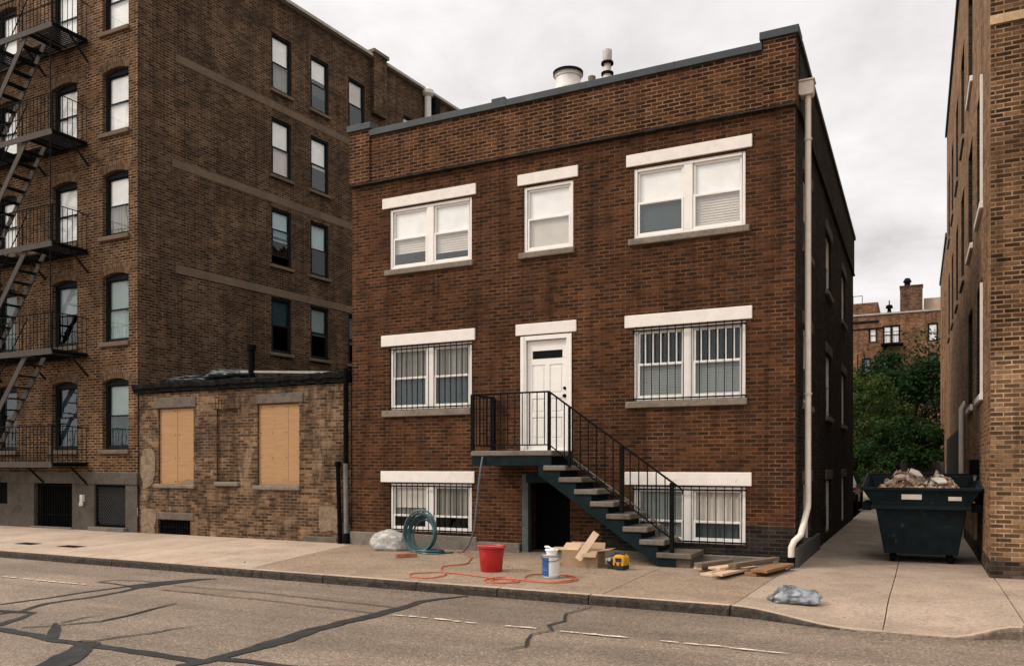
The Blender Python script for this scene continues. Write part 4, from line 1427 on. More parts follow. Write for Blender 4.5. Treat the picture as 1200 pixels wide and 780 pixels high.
# basement gate, lattice door, lamp
mb = MB()
mb.box(-20.89, -19.35, YF + .20, YF + .24, GZ, 1.12)
for k in range(16):
    x = -20.84 + k * .096
    mb.box(x, x + .022, YF + .05, YF + .075, GZ + .03, 1.05)
mb.box(-20.89, -19.35, YF + .045, YF + .08, .28, .31); mb.box(-20.89, -19.35, YF + .045, YF + .08, 1.04, 1.08)
mb.build('basement_gate', M['black'], apt)
mb = MB()
mb.box(-18.5, -17.37, YF + .12, YF + .15, .05, 1.10)
ring(mb, -18.5, -17.37, .05, 1.10, .06, YF + .02, YF + .06)
for k in range(-10, 14):
    a = -18.44 + k * .09
    x0_, x1_ = max(a, -18.44), min(a + .93, -17.43)
    if x1_ - x0_ > .04:
        mb.bar((x0_, YF + .04, 1.04 - (x0_ - a)), (x1_, YF + .04, 1.04 - (x1_ - a)), .012, .03, (0, 1, 0), 1)
mb.build('lattice_door', [M['black'], plain('lattice_metal', (.05, .048, .044), .6)], apt)
mb = MB(); mb.box(-18.62, -17.3, YF - .14, YF, GZ - .02, .05); mb.box(-20.95, -19.3, YF - .1, YF, GZ - .02, -.005)
mb.build('doorstep', M['stone'], apt, bevel=.012)
mb = MB(); mb.box(-23.0, -22.02, YF + .14, YF + .16, .54, 1.14); mb.build('cellar_window', M['black'], apt)
mb = MB(); mb.box(-18.97, -18.87, YF - .10, YF - .03, .66, .84); mb.lathe([(.05, 0), (.06, .06), (.03, .1)], (-18.92, YF - .09, .56), 10)
mb.build('wall_lamp', plain('lamp_white', (.6, .57, .52), .4), apt)

# fire escape
fe = thing('fire_escape', 'rusty black iron fire escape with steep stair flights on the tall apartment front', 'fire escape', (-21, 12.8, GZ))
plz = [1.63, 4.38, 6.99, 9.70, 12.30]
ya, yb = 12.76, YF - .03
xr, xl = -18.77, -25.0
for z in plz:
    g = MB()
    def lane(x0, x1, y0_, y1_):
        k = y0_
        while k < y1_:
            g.box(x0, x1, k, k + .028, z - .02, z + .005); k += .062
    lane(-19.75, xr, ya + .02, yb); lane(-21.2, -19.75, ya + .56, yb); lane(xl, -21.2, ya + .02, yb)
    x = xr
    while x > xl:
        g.box(x - .012, x + .012, ya + (.02 if x > -19.75 or x < -21.2 else .56), yb, z - .05, z - .021); x -= .75
    pf = g.build('platform', M['dark_iron'], fe)
    f = MB()
    f.box(xl, xr, ya - .012, ya + .012, z - .10, z + .04)
    f.build('fascia', M['rust_iron'], pf)
    f = MB()
    f.box(xr - .012, xr + .012, ya + .012, yb, z - .08, z + .03); f.box(xl, xr - .012, yb - .02, yb, z - .08, z + .03)
    f.box(-19.77, -19.73, ya + .012, yb - .02, z - .08, z + .02); f.box(-21.22, -21.18, ya + .012, yb - .02, z - .08, z + .02)
    f.build('frame', M['dark_iron'], pf)
    for x in (xr, -20.45, -22.3, -24):
        br = MB()
        br.bar((x, ya + .45, z - .06), (x, YF, z - .55), .03, .045)
        br.build('bracket', M['dark_iron'], pf)
    r_ = MB()
    r_.box(xl, xr, ya - .012, ya + .012, z + .90, z + .925)
    # end rail bows out over the platform's edge and dies into the wall
    r_.tube([(xr, ya, z + .915), (xr + .03, ya + .3, z + .915), (xr + .03, ya + .65, z + .91), (xr, YF, z + .89)], .013, 6)
    r_.box(xl, xr, ya - .008, ya + .008, z + .47, z + .485)
    r_.box(xr - .018, xr + .018, ya - .018, ya + .018, z, z + .93)
    x = xr - .14
    while x > xl:
        r_.box(x - .006, x + .006, ya - .006, ya + .006, z + .04, z + .905); x -= .14
    y = ya + .13
    while y < yb:
        r_.box(xr - .006 + .02, xr + .006 + .02, y - .006, y + .006, z + .03, z + .905); y += .13
    r_.build('railing', M['dark_iron'], pf)
for lo_, hi in zip(plz, plz[1:]):
    s = MB()
    xt, xb_ = -19.78, -19.78 - (hi - lo_) / 1.21
    for y in (ya + .05, ya + .53):
        s.bar((xt, y, hi + .02), (xb_, y, lo_ + .02), .025, .15)
    st_ = s.build('flight', M['rust_iron'], fe)
    n = 10
    for i in range(1, n):
        f_ = i / n
        x, z = xt + (xb_ - xt) * f_, hi + (lo_ - hi) * f_
        t_ = MB()
        t_.box(x - .10, x + .10, ya + .065, ya + .515, z - .012, z + .012)
        t_.build('tread', M['dark_iron'], st_)
    h = MB(); h.tube([(xt, ya + .05, hi + .85), (xb_, ya + .05, lo_ + .85)], .014, 6)
    for f_ in (.1, .5, .9):
        x, z = xt + (xb_ - xt) * f_, hi + (lo_ - hi) * f_
        h.tube([(x, ya + .05, z), (x, ya + .05, z + .85)], .010, 6)
    h.build('handrail', M['dark_iron'], st_)
s = MB(); s.tube([(xr - .09, ya + .02, 4.4), (xr - .09, ya + .02, 12.3)], .014, 6); s.build('hanger_rod', M['dark_iron'], fe)

# ================================================================== THE TAN BRICK BLOCK BEYOND THE ALLEY
RX = .955
rb = thing('tan_brick_building', 'ochre and tan brick building across the alley with tall narrow side windows', 'building', (RX, YF, GZ))
mb = MB()
wall(mb, (RX, YF), (1, 0), 14, GZ - .2, 13.4, cuts_z=(3.2,), matfn=lambda s, z: 1 if z < 3.2 else 0)
mb.build('front_wall', [M['brick_right'], M['brick_right_low']], rb)
mb = MB(); mb.box(RX - .005, 14, YF - .02, YF + .05, 7.97, 8.10); mb.build('band_course', concrete('sand_band', (.50, .34, .2), (.3, .2, .12), gum=False), rb)
mb = MB(); mb.box(RX - .012, 14, YF - .014, YF + .05, GZ - .1, .20); mb.box(RX - .012, RX + .05, YF + .052, 33.4, GZ - .1, .20)
mb.build('plinth', brick('sooty_base_brick', (.022, .016, .012), (.06, .042, .03), (.12, .085, .06), (.11, .08, .058), soot_amt=.6), rb)
YE = 33.4
rcols = [(15.35, 16.75), (18.1, 19.5), (21.2, 22.6), (24.3, 25.6), (27.4, 28.7), (30.4, 31.7)]
rh_ = []
for (a, b) in rcols:
    for (za, zb, top) in ((2.76, 4.68, .12), (5.88, 7.95, 0), (9.1, 11.3, .12)):
        if za > 9 and a < 17: continue
        if za < 3 and a > 20: continue
        rh_.append((YE - b, YE - a, za, zb, top, .16))
mb = MB()
wall(mb, (RX, YE), (0, -1), YE - YF, GZ - .2, 13.4, rh_, .16, rmi=1)  # reveals in black brick, darker than the wall face
mb.build('alley_wall', [M['brick_right_west'], M['brick_black']], rb)
mb = MB()
mb.box(RX - .06, 14, YF - .06, YF + .2, 13.402, 13.55); mb.box(RX - .06, RX + .2, YF + .2, YE, 13.402, 13.55)
mb.build('coping', M['coping'], rb)
mb = MB()
wall(mb, (RX + 14, YF), (0, 1), YE - YF, GZ, 13.4); wall(mb, (RX + 14, YE), (-1, 0), 14, GZ, 13.4)
mb.build('rear_wall', M['brick_right_west'], rb)
mb = MB(); mb.face([(RX, YF, 13), (RX + 14, YF, 13), (RX + 14, YE, 13), (RX, YE, 13)]); mb.build('roof', M['roof'], rb)
for (s0, s1, za, zb, top, dp) in rh_:
    ymid = YE - (s0 + s1) / 2
    make_window(rb, (RX, ymid, za), R(-90), s1 - s0, zb - za - top, 1, M['white'], M['glass_dark'], fw_=.07, setback=.09, covers=[[('shade', .5, 1, 'blind_tan')]], arch=top * .98 if top else 0)
    s_ = MB(); s_.box(RX - .05, RX + .15, ymid - (s1 - s0) / 2 - .06, ymid + (s1 - s0) / 2 + .06, za - .12, za - .002)
    s_.build('sill', M['lintel'] if ymid < 21 else M['sill'], rb, bevel=.012)
    if ymid < 17:
        s_ = MB(); yn = ymid - (s1 - s0) / 2
        s_.box(RX - .038, RX + .02, yn - .02, yn + .05, za, zb - top)
        s_.build('casing', M['lintel'], rb, bevel=.004)
mb = MB(); mb.tube([(RX - .07, 20.9, GZ), (RX - .07, 20.9, 2.85), (RX + .02, 20.9, 3.0)], .055, 10); mb.build('downspout', M['white_metal'], rb, smooth=True)
mb = MB(); mb.tube([(RX - .05, 16.3, .3), (RX - .05, 16.3, 1.42)], .03, 8, 1); mb.box(RX - .14, RX, 16.15, 16.55, 1.42, 1.68, 0)
mb.build('vent_hood', [M['black'], M['white_metal']], rb)
mb = MB(); mb.box(RX - .015, RX + .03, 21.3, 33.3, .205, 2.5); mb.build('dark_lower_wall', M['brick_black'], rb)  # sheet of black brick over the lower alley wall
# lower wing behind it
wing = thing('rear_wing', 'lower brick wing at the far end of the alley behind the tan building', 'building', (RX, 38, GZ))
mb = MB()
wh = [(42.5 - b, 42.5 - a, 6.0, 8.2, 0, .16) for (a, b) in ((35, 36.2), (38.2, 39.4))] + [(42.5 - b, 42.5 - a, 2.8, 4.8, 0, .16) for (a, b) in ((35, 36.2), (38.2, 39.4))]
wall(mb, (RX, 42.5), (0, -1), 42.5 - YE - .02, GZ - .3, 9.85, wh, .16)
wall(mb, (RX + 10, 42.5), (-1, 0), 10, GZ - .3, 9.85); wall(mb, (RX + 10, YE + .02), (0, 1), 42.5 - YE, GZ - .3, 9.85)
mb.build('wall', M['brick_right_west'], wing)
mb = MB(); mb.face([(RX, YE, 9.6), (RX + 10, YE, 9.6), (RX + 10, 42.5, 9.6), (RX, 42.5, 9.6)]); mb.build('roof', M['roof'], wing)
mb = MB(); mb.box(RX - .05, RX + .2, YE + .03, 42.5, 9.852, 9.98); mb.build('coping', M['coping'], wing)
for h_ in wh:
    mb = MB(); ym = 42.5 - (h_[0] + h_[1]) / 2
    mb.box(RX + .10, RX + .13, ym - .6, ym + .6, h_[2], h_[3]); mb.build('window', M['black'], wing)

# ================================================================== FAR BUILDING BEYOND THE TREES
bb = thing('orange_brick_building', 'orange brick apartment building rising behind the alley trees with a big chimney', 'apartment building', (-2, 65, -.1))
BY = 65
mb = MB()
bhs = [(-3.18, -2.61, 10.5, 11.58), (-2.25, -1.1, 10.35, 11.68), (.65, 1.32, 10.35, 11.65), (-3.64, -3.0, 8.1, 9.4), (-2.8, -1.77, 8.1, 9.4), (.65, 1.32, 8.1, 9.5), (-5.4, -4.7, 10.4, 11.6), (3.0, 3.7, 10.4, 11.6), (3, 3.7, 8.1, 9.4), (-5.4, -4.7, 8.1, 9.4)]
wall(mb, (-14, BY), (1, 0), 24, -.3, 12.5, [(a + 14, b + 14, c, d, 0, .15) for (a, b, c, d) in bhs], .15)
wall(mb, (10, BY), (0, 1), 12, -.3, 12.5); wall(mb, (-14, BY + 12), (0, -1), 12, -.3, 12.5); wall(mb, (10, BY + 12), (-1, 0), 24, -.3, 12.5)
mb.build('wall', M['brick_back'], bb)
mb = MB(); mb.face([(-14, BY, 12.3), (10, BY, 12.3), (10, BY + 12, 12.3), (-14, BY + 12, 12.3)]); mb.build('roof', M['roof'], bb)
mb = MB(); mb.box(-14, 10, BY - .08, BY + .2, 12.502, 12.62); mb.build('coping', M['coping_light'], bb)
mb = MB(); mb.box(-14, -2.5, BY - .05, BY - .002, 11.95, 12.12); mb.box(-14, -2.2, BY - .06, BY - .002, 11.5, 11.58); mb.build('string_course', M['dark_iron'], bb)
mb = MB(); mb.box(-9, -2.58, BY + .6, BY + 6, 12.3, 13.55); mb.build('stair_penthouse', M['brick_back'], bb)
mb = MB(); mb.box(-1.12, .34, BY + .3, BY + 1.5, 12.3, 14.45); mb.box(-1.16, .38, BY + .26, BY + 1.54, 14.452, 14.52)
ch = mb.build('chimney', brick('chimney_brick', (.05, .03, .022), (.15, .078, .045), (.21, .115, .07), (.15, .1, .07)), bb)
mb = MB(); mb.lathe([(.2, 0), (.2, .3), (.28, .34), (.28, .4), (.16, .62), (0, .66)], (-.65, BY + .9, 14.52), 12); mb.build('chimney_pot', M['dark_iron'], ch)
mb = MB(); mb.box(.42, 5, BY + .8, BY + 5, 12.3, 13.58); mb.build('roof_wall', concrete('pink_render', (.40, .29, .21), (.25, .18, .13), gum=False), bb)
mb = MB(); mb.lathe([(.35, 0), (.3, .5), (.14, .55), (.12, .8), (.26, .84), (.2, 1.05), (.04, 1.1), (.04, 1.4)], (-1.85, BY + 1.2, 12.3), 12); mb.build('roof_ventilator', M['black'], bb)
mb = MB()
for k in range(8):
    mb.tube([(-8 + k * .62, BY + .8, 13.55), (-8 + k * .62, BY + .8, 14.15)], .025, 6)
mb.tube([(-8, BY + .8, 14.13), (-3.66, BY + .8, 14.13)], .025, 6)
mb.build('roof_railing', M['rust_iron'], bb)
for (a, b, c, d) in bhs:
    make_window(bb, ((a + b) / 2, BY, c), 0, b - a, d - c, 2 if b - a > 1 else 1, M['frame_dark'], M['glass_bright'], fw_=.07, mull=.08, setback=.04, covers=[[('shade', .0, 1, 'shade' if c > 10 else 'curtain_grey')]] * 2)
bf = thing('rear_fire_escape', 'black fire escape balcony and ladder on the orange brick building beyond the trees', 'fire escape', (-1.6, 64.5, 10.2))
mb = MB(); mb.box(-2.35, -.9, BY - .9, BY, 10.18, 10.28)
for k in range(9):
    mb.tube([(-2.3 + k * .165, BY - .88, 10.28), (-2.3 + k * .165, BY - .88, 11.1)], .012, 4)
mb.box(-2.35, -.95, BY - .9, BY - .86, 11.08, 11.12)
mb.build('balcony', M['black'], bf)
mb = MB(); mb.bar((-2.0, BY - .6, 10.2), (-2.85, BY - .6, 8.5), .06, .16); mb.bar((-2.0, BY - .2, 10.2), (-2.85, BY - .2, 8.5), .06, .16); mb.box(-3.9, -2.4, BY - .9, BY, 8.2, 8.3)
for k in range(7):
    t = (k + .5) / 7; mb.box(-2.0 - .85 * t - .1, -2.0 - .85 * t + .1, BY - .6, BY - .2, 10.2 - 1.7 * t - .02, 10.2 - 1.7 * t + .02)
mb.box(-3.9, -3.84, BY - .9, BY - .84, 8.2, 9.6); mb.box(-3.45, -3.39, BY - .9, BY - .84, 8.2, 9.6)
mb.build('flight', M['black'], bf)


# ================================================================== TREES
bark = wood('bark', (.045, .032, .024), (.09, .066, .048), .5)


def tree(label, base, height, crown, nclump, leaves, mat, seed, trunk_r=.16, leaf=.2, lo=.2):
    r = random.Random(seed)
    t = thing('tree', label, 'tree', base, group='trees at the end of the alley', world=False)
    mb = MB()
    top = height * .62
    mb.tube([(0, 0, -.1), (.05, .02, height * .2), (-.04, .05, height * .4), (.06, 0, top)], [trunk_r * 1.25, trunk_r, trunk_r * .75, trunk_r * .35], 8)
    clumps = []
    rx, ry, rz_ = crown
    cz = height - rz_
    for i in range(nclump):
        while True:
            p = Vector((r.uniform(-1, 1), r.uniform(-1, 1), r.uniform(-1, 1)))
            if .35 < p.length < 1: break
        p = Vector((p.x * rx, p.y * ry, cz + p.z * rz_ * .95))
        if p.z < height * lo: p.z = height * lo + r.uniform(0, .5)
        clumps.append((p, r.uniform(.45, .95) * min(rx, rz_) * .40))
    for (p, s) in clumps[:16]:
        h0 = r.uniform(.22, .55) * height
        a = Vector((0, 0, h0))
        mid = a.lerp(p, .5) + Vector((r.uniform(-.2, .2), r.uniform(-.2, .2), r.uniform(0, .35)))
        mb.tube([a, mid, p], [trunk_r * .4, trunk_r * .22, .015], 5)
    mb.build('trunk', bark, t, smooth=True)
    cb = MB()
    per = leaves // nclump
    for (p, s) in clumps:
        flat = r.uniform(.6, .95)
        for k in range(per):
            d = Vector((r.gauss(0, 1), r.gauss(0, 1), r.gauss(0, 1))).normalized() * s * (r.random() ** .45)
            c = p + Vector((d.x, d.y, d.z * flat))
            nrm = (d.normalized() * .7 + Vector((r.uniform(-1, 1), r.uniform(-1, 1), r.uniform(-.2, 1.2)))).normalized()
            u = nrm.orthogonal().normalized()
            u = Matrix.Rotation(r.uniform(0, 6.28), 3, nrm) @ u
            v = nrm.cross(u)
            L = leaf * r.uniform(.6, 1.25)
            cb.face([c - u * L * .5, c + v * L * .28 - nrm * L * .06, c + u * L * .5, c - v * L * .28 - nrm * L * .06])
    cb.build('crown', mat, t)
    return t


tree('broad dark green tree at the end of the alley, the tallest of its clump', (-.1, 45, -.1), 7.9, (3.5, 2.2, 3.8), 120, 34000, leafmat('dark_leaf', (.010, .024, .010), (.032, .062, .022)), 3)
tree('yellow green tree beside the dark house wall, the palest of its clump', (-2.75, 40, -.1), 6.3, (2.4, 1.8, 3.0), 60, 13000, leafmat('pale_leaf', (.030, .055, .015), (.085, .115, .034)), 11, leaf=.17)
tree('low bushy green tree just above the dumpster rim, the shortest of its clump', (-.7, 37, -.1), 3.9, (1.7, 1.4, 1.8), 40, 9000, leafmat('mid_leaf', (.014, .034, .013), (.044, .08, .028)), 5, .09, .15, .12)
tree('dark tree half hidden behind the far corner of the tan building', (2.2, 43.6, -.1), 5.6, (1.9, 1.6, 2.4), 36, 6000, leafmat('deep_leaf', (.016, .034, .017), (.045, .08, .034)), 23, leaf=.15)

# fence behind the dumpster
fn = thing('wooden_fence', 'dark board fence at the end of the alley below the trees', 'fence', (1, 36, -.1))
mb = MB()
for k in range(26):
    x = -.6 + k * .14
    mb.box(x, x + .125, 35.98, 36.0, -.1, 1.75 + .02 * math.sin(k * 2.3))
mb.build('boards', plain('grey_boards', (.05, .045, .04), .9, var=.4), fn)
mb = MB()
for x in (-.62, 1.2, 3.0):
    mb.box(x - .05, x + .05, 36.002, 36.10, -.1, 1.85)
mb.build('post', M['dark_iron'], fn)

# parked car whose tail shows past the house's rear corner
car = thing('parked_car', 'dark parked car showing its red tail light past the house corner', 'car', (-2.86, 33.4, -.1), world=False)
mb = MB()
prof = [(-2.2, .32), (-2.24, .75), (-2.1, .95), (-1.75, 1.02), (-1.2, 1.42), (.35, 1.45), (1.15, 1.0), (2.0, .88), (2.25, .62), (2.2, .3)]
nn = len(prof)
V = []
for (xx, sc) in ((-.88, .0), (-.93, 1), (.93, 1), (.88, 0)):
    V += [(xx * (1 if z < 1.05 else .8), y, z) for (y, z) in prof]
mb.mesh(V, [tuple(range(nn - 1, -1, -1))] + [(k * nn + i, k * nn + (i + 1) % nn, (k + 1) * nn + (i + 1) % nn, (k + 1) * nn + i) for k in range(3) for i in range(nn)] + [tuple(3 * nn + i for i in range(nn))])
mb.build('body', plain('dark_car_paint', (.02, .022, .026), .25, var=.1, spec=.6), car, bevel=.04)
mb = MB(); mb.mesh([(-.66, -1.72, 1.06), (.66, -1.72, 1.06), (.6, -1.24, 1.40), (-.6, -1.24, 1.40)], [(0, 1, 2, 3)])
for s in (-1, 1):
    mb.mesh([(s * .87, -1.5, 1.06), (s * .87, .8, 1.06), (s * .75, .3, 1.41), (s * .75, -1.15, 1.39)], [(0, 1, 2, 3)])
mb.v = [(x * 1.01, y - .02, z + .01) for x, y, z in mb.v]
mb.build('window', plain('car_glass', (.008, .009, .010), .2, spec=.3), car)
for s in (-1, 1):
    mb = MB(); mb.box(s * .80 - .12, s * .80 + .12, -2.26, -2.18, .88, 1.0)
    mb.v = [(x, y + .04, z - .1) for x, y, z in mb.v]
    mb.build('tail_light', plain('tail_red', (.45, .02, .015), .3, var=.05), car)
    for yy in (-1.35, 1.4):
        wh_ = MB(); wh_.tube([(s * .72, yy, .33), (s * .93, yy, .33)], .33, 20); wh_.build('wheel', M['black'], car, bevel=.02)
mb = MB(); mb.box(-.26, .26, -2.265, -2.24, .52, .66); mb.build('plate', M['white'], car)
mb = MB(); mb.box(-.92, .92, -2.30, -2.2, .34, .50); mb.build('bumper', M['dark_iron'], car, bevel=.02)

# ================================================================== DUMPSTER
dp_mat = plain('dumpster_paint', (.0032, .0088, .0108), .6, 0, var=.4, spec=.16, dirt=(.06, .075, .075), dirt_amt=.7, dirt_scale=7, lo=.62)
dump = thing('dumpster', 'dark blue green steel dumpster full of rubble standing in the alley mouth', 'dumpster', (.045, 15.05, GZ), world=False)
sec = [(.15, .55, .16, 1.55), (.93, .68, .04, 1.75), (.945, .735, .0, 1.80), (1.02, .745, -.01, 1.81), (1.24, .885, -.07, 1.88)]
mb = MB()
V = []
for k, (z, hw, yf, yb_) in enumerate(sec):
    zb_ = z + (.22 if k == 4 else .12 if k == 3 else 0)
    V += [(-hw, yf, z), (hw, yf, z), (hw, yb_, zb_), (-hw, yb_, zb_)]
ins = [(1.22, .84, -.03, 1.84, .22), (.96, .66, .06, 1.72, 0), (.45, .58, .14, 1.6, 0)]
for (z, hw, yf, yb_, up) in ins:
    V += [(-hw, yf, z), (hw, yf, z), (hw, yb_, z + up), (-hw, yb_, z + up)]
F_ = [(3, 2, 1, 0)]
for k in range(7):
    for i in range(4):
        F_.append((k * 4 + i, k * 4 + (i + 1) % 4, (k + 1) * 4 + (i + 1) % 4, (k + 1) * 4 + i))
F_.append((28, 29, 30, 31))
mb.mesh(V, F_)
mb.build('body', dp_mat, dump, bevel=.012)
rm = MB()
q = [(-.885, -.07, 1.24), (.885, -.07, 1.24), (.885, 1.88, 1.46), (-.885, 1.88, 1.46)]
for i in range(4):
    rm.bar(q[i], q[(i + 1) % 4], .05, .05)
rm.build('rim', dp_mat, dump, bevel=.008)
rb_ = MB()
rb_.box(-.74, .74, -.035, -.002, .90, .965)
for s in (-1, 1):
    rb_.box(min(s * .75, s * .90), max(s * .75, s * .90), .30, 1.30, .86, 1.0)
rb_.build('stiffener', dp_mat, dump, bevel=.008)
for (x, z, w_, h_) in ((-.13, 1.11, .30, .085), (.50, 1.09, .19, .065)):
    s_ = MB(); s_.mesh([(x - w_ / 2, -.006 - (z - 1.02 - h_ / 2) * .27 - .008, z - h_ / 2), (x + w_ / 2, -.006 - (z - 1.02 - h_ / 2) * .27 - .008, z - h_ / 2),
                        (x + w_ / 2, -.006 - (z - 1.02 + h_ / 2) * .27 - .008, z + h_ / 2), (x - w_ / 2, -.006 - (z - 1.02 + h_ / 2) * .27 - .008, z + h_ / 2)], [(0, 1, 2, 3)])
    s_.build('sticker', M['lintel'], dump)
for (x, y) in ((-.42, .28), (.44, .28), (-.42, 1.4), (.44, 1.4)):
    c = MB(); c.tube([(x - .035, y, .075), (x + .035, y, .075)], .075, 14, 0); c.box(x - .05, x - .04, y - .05, y + .05, .06, .155, 0); c.box(x + .04, x + .05, y - .05, y + .05, .06, .155, 0)
    c.build('caster', M['black'], dump, bevel=.004)
# its rubble: one heap plus the pieces one can tell apart
mb = MB()
V = []
nx, ny = 64, 48
for j in range(ny + 1):
    for i in range(nx + 1):
        x, y = -.72 + 1.5 * i / nx, .0 + 1.65 * j / ny
        bump_ = math.exp(-((x + .22) / .42) ** 2 - ((y - .75) / .6) ** 2) * .50 + math.exp(-((x - .38) / .25) ** 2 - ((y - .7) / .5) ** 2) * .34
        z = 1.02 + bump_ + .08 * mnoise.noise((x * 6, y * 6, 1)) + .09 * mnoise.noise((x * 14, y * 14, 4)) + .07 * abs(mnoise.noise((x * 26, y * 26, 9)))
        V.append((x + .045, y + 15.05, z + GZ))
mb.mesh(V, [(j * (nx + 1) + i, j * (nx + 1) + i + 1, (j + 1) * (nx + 1) + i + 1, (j + 1) * (nx + 1) + i) for j in range(ny) for i in range(nx)])


def rubble_mat():
    m = bpy.data.materials.new('plaster_rubble')
    nt, out = nodes(m)
    v = coord(nt, 'Object')
    vo = N(nt, 'ShaderNodeTexVoronoi', Scale=11)
    nt.links.new(v, vo.inputs['Vector'])
    s = nt.nodes.new('ShaderNodeSeparateColor'); nt.links.new(vo.outputs['Color'], s.inputs[0])
    c = ramp(nt, s.outputs[0], [(0, (.11, .065, .042)), (.25, (.34, .205, .135)), (.55, (.50, .36, .26)), (.85, (.66, .55, .45))], 'CONSTANT')
    n = noise(nt, v, 30, 5)
    c = mixc(nt, 1, c, ramp(nt, n, [(.3, .5), (.7, 1.2)]), 'MULTIPLY')
    finish(nt, out, c, .9, 0, n, .5, .02)
    return m


RUB = rubble_mat()
tag(mb.build('rubble', RUB, org=(.045, 15.6, 1.0)), 'heap of pale plaster and brick rubble filling the dumpster', 'rubble', kind='stuff')
chips = [((-.02, 15.5, 1.44), (.15, .10, .04), (.6, .5, .3), 'pale slab of plasterboard on top of the rubble heap in the dumpster', (.72, .66, .58)),
         ((-.42, 15.55, 1.25), (.15, .10, .06), (-.3, .35, 1.1), 'pink tinged plaster chunk at the end of the rubble heap nearest the house', (.58, .42, .33)),
         ((.34, 15.5, 1.33), (.16, .09, .04), (.5, .3, -.6), 'cream plaster shard leaning on the rubble at the end nearest the tan building', (.66, .57, .47)),
         ((.50, 15.5, 1.20), (.11, .08, .05), (-.2, -.4, .4), 'small grey chunk beside the cream shard in the dumpster', (.44, .35, .27)),
         ((-.26, 15.4, 1.38), (.12, .09, .06), (.3, -.2, .9), 'tan rubble block at the front of the heap in the dumpster', (.50, .36, .27))]
for (p, s, r_, lab, c) in chips:
    m_ = MB()
    k = 5
    poly = [(s[0] * math.cos(2 * math.pi * i / k) * rng.uniform(.6, 1.2), s[1] * math.sin(2 * math.pi * i / k) * rng.uniform(.6, 1.2)) for i in range(k)]
    m_.prism(poly[::-1], 'z', -s[2] / 2, s[2] / 2)
    o = m_.build('plaster_chunk', plain('plaster', c, .9, var=.15), None, bevel=.008)
    o.location = p; o.rotation_euler = r_
    tag(o, lab, 'plaster chunk', 'plaster pieces in the dumpster')

# ================================================================== THINGS ON THE PAVEMENT
# red bucket
bx, by = -5.90, 11.17
buck = thing('bucket', 'red plastic bucket standing on the pavement by the orange cord', 'bucket', (bx, by, walk_h(bx, by)), world=False)
red = plain('red_plastic', (.40, .014, .013), .45, var=.15, dirt=(.30, .10, .08), dirt_amt=.45, dirt_scale=5)
mb = MB(); mb.lathe([(0, .004), (.155, .0), (.165, .012), (.200, .36), (.218, .362), (.224, .375), (.222, .395), (.210, .40), (.203, .392), (.195, .36), (.158, .02), (0, .018)], n=36, caps=False)
mb.lathe([(.199, .325), (.207, .328), (.207, .337), (.2, .34)], n=36, caps=False)
mb.build('body', red, buck, smooth=True)
mb = MB()
mb.tube([(.222 * math.cos(t), .222 * math.sin(t), .37 - .0 + .02 * math.sin(t) - .06 * math.sin(t) * 1) for t in [math.pi * (1 + k / 16) for k in range(17)]], .006, 6)
mb.build('handle', plain('pale_plastic', (.55, .2, .18), .5), buck, smooth=True)

# paint can with a white lidded tub on top
cx, cy = -4.79, 10.93
can = thing('paint_can', 'large paint can with a blue and white label inside a loop of orange cord', 'paint can', (cx, cy, walk_h(cx, cy)), world=False)
mb = MB(); mb.lathe([(0, 0), (.128, 0), (.134, .006), (.134, .016), (.128, .02), (.128, .32), (.135, .325), (.137, .335), (.133, .345), (.118, .345), (.112, .335), (0, .334)], n=36, caps=False)
mb.build('body', plain('tin_metal', (.50, .49, .47), .35, .7, var=.12), can, smooth=True)


def band(r_, z0, z1, a0, a1, n=20):
    m_ = MB()
    for i in range(n):
        t0, t1 = a0 + (a1 - a0) * i / n, a0 + (a1 - a0) * (i + 1) / n
        m_.face([(r_ * math.cos(t0), r_ * math.sin(t0), z0), (r_ * math.cos(t1), r_ * math.sin(t1), z0), (r_ * math.cos(t1), r_ * math.sin(t1), z1), (r_ * math.cos(t0), r_ * math.sin(t0), z1)])
    return m_


cam_a = math.atan2(-cy, -cx)
band(.1295, .035, .30, cam_a - 1.75, cam_a - .25).build('label', plain('blue_label', (.014, .075, .22), .4, var=.08, dirt=(.4, .42, .45), dirt_amt=.25, dirt_scale=10), can, smooth=True)
band(.1296, .035, .30, cam_a - .24, cam_a + 1.75).build('label', plain('white_label', (.62, .60, .56), .5, var=.08, dirt=(.35, .36, .37), dirt_amt=.4, dirt_scale=9), can, smooth=True)
mb = MB(); mb.tube([(.136 * math.cos(t + cam_a), .136 * math.sin(t + cam_a), .30 - .05 * math.cos(t)) for t in [-1.6 + 3.2 * k / 14 for k in range(15)]], .004, 6)
mb.build('handle', M['rust_iron'], can)
tub = MB(); tub.lathe([(0, 0), (.075, 0), (.088, .058), (.097, .060), (.099, .072), (.094, .082), (.03, .086), (0, .087)], n=28, caps=False)
o = tub.build('tub', plain('white_plastic', (.80, .78, .75), .4, var=.04), None, smooth=True)
o.location = (cx + .012, cy, walk_h(cx, cy) + .336)
tag(o, 'small white lidded tub resting on top of the paint can', 'tub')
br_ = MB(); br_.bar((-.10, 0, .0), (.05, 0, .0), .02, .014); br_.box(.05, .11, -.03, .03, -.012, .012)
o = br_.build('paintbrush', M['white'], None, bevel=.003)
o.location = (cx - .0, cy - .02, walk_h(cx, cy) + .436); o.rotation_euler = (0, R(-6), R(150))
tag(o, 'white handled brush lying across the tub on the paint can', 'paintbrush')

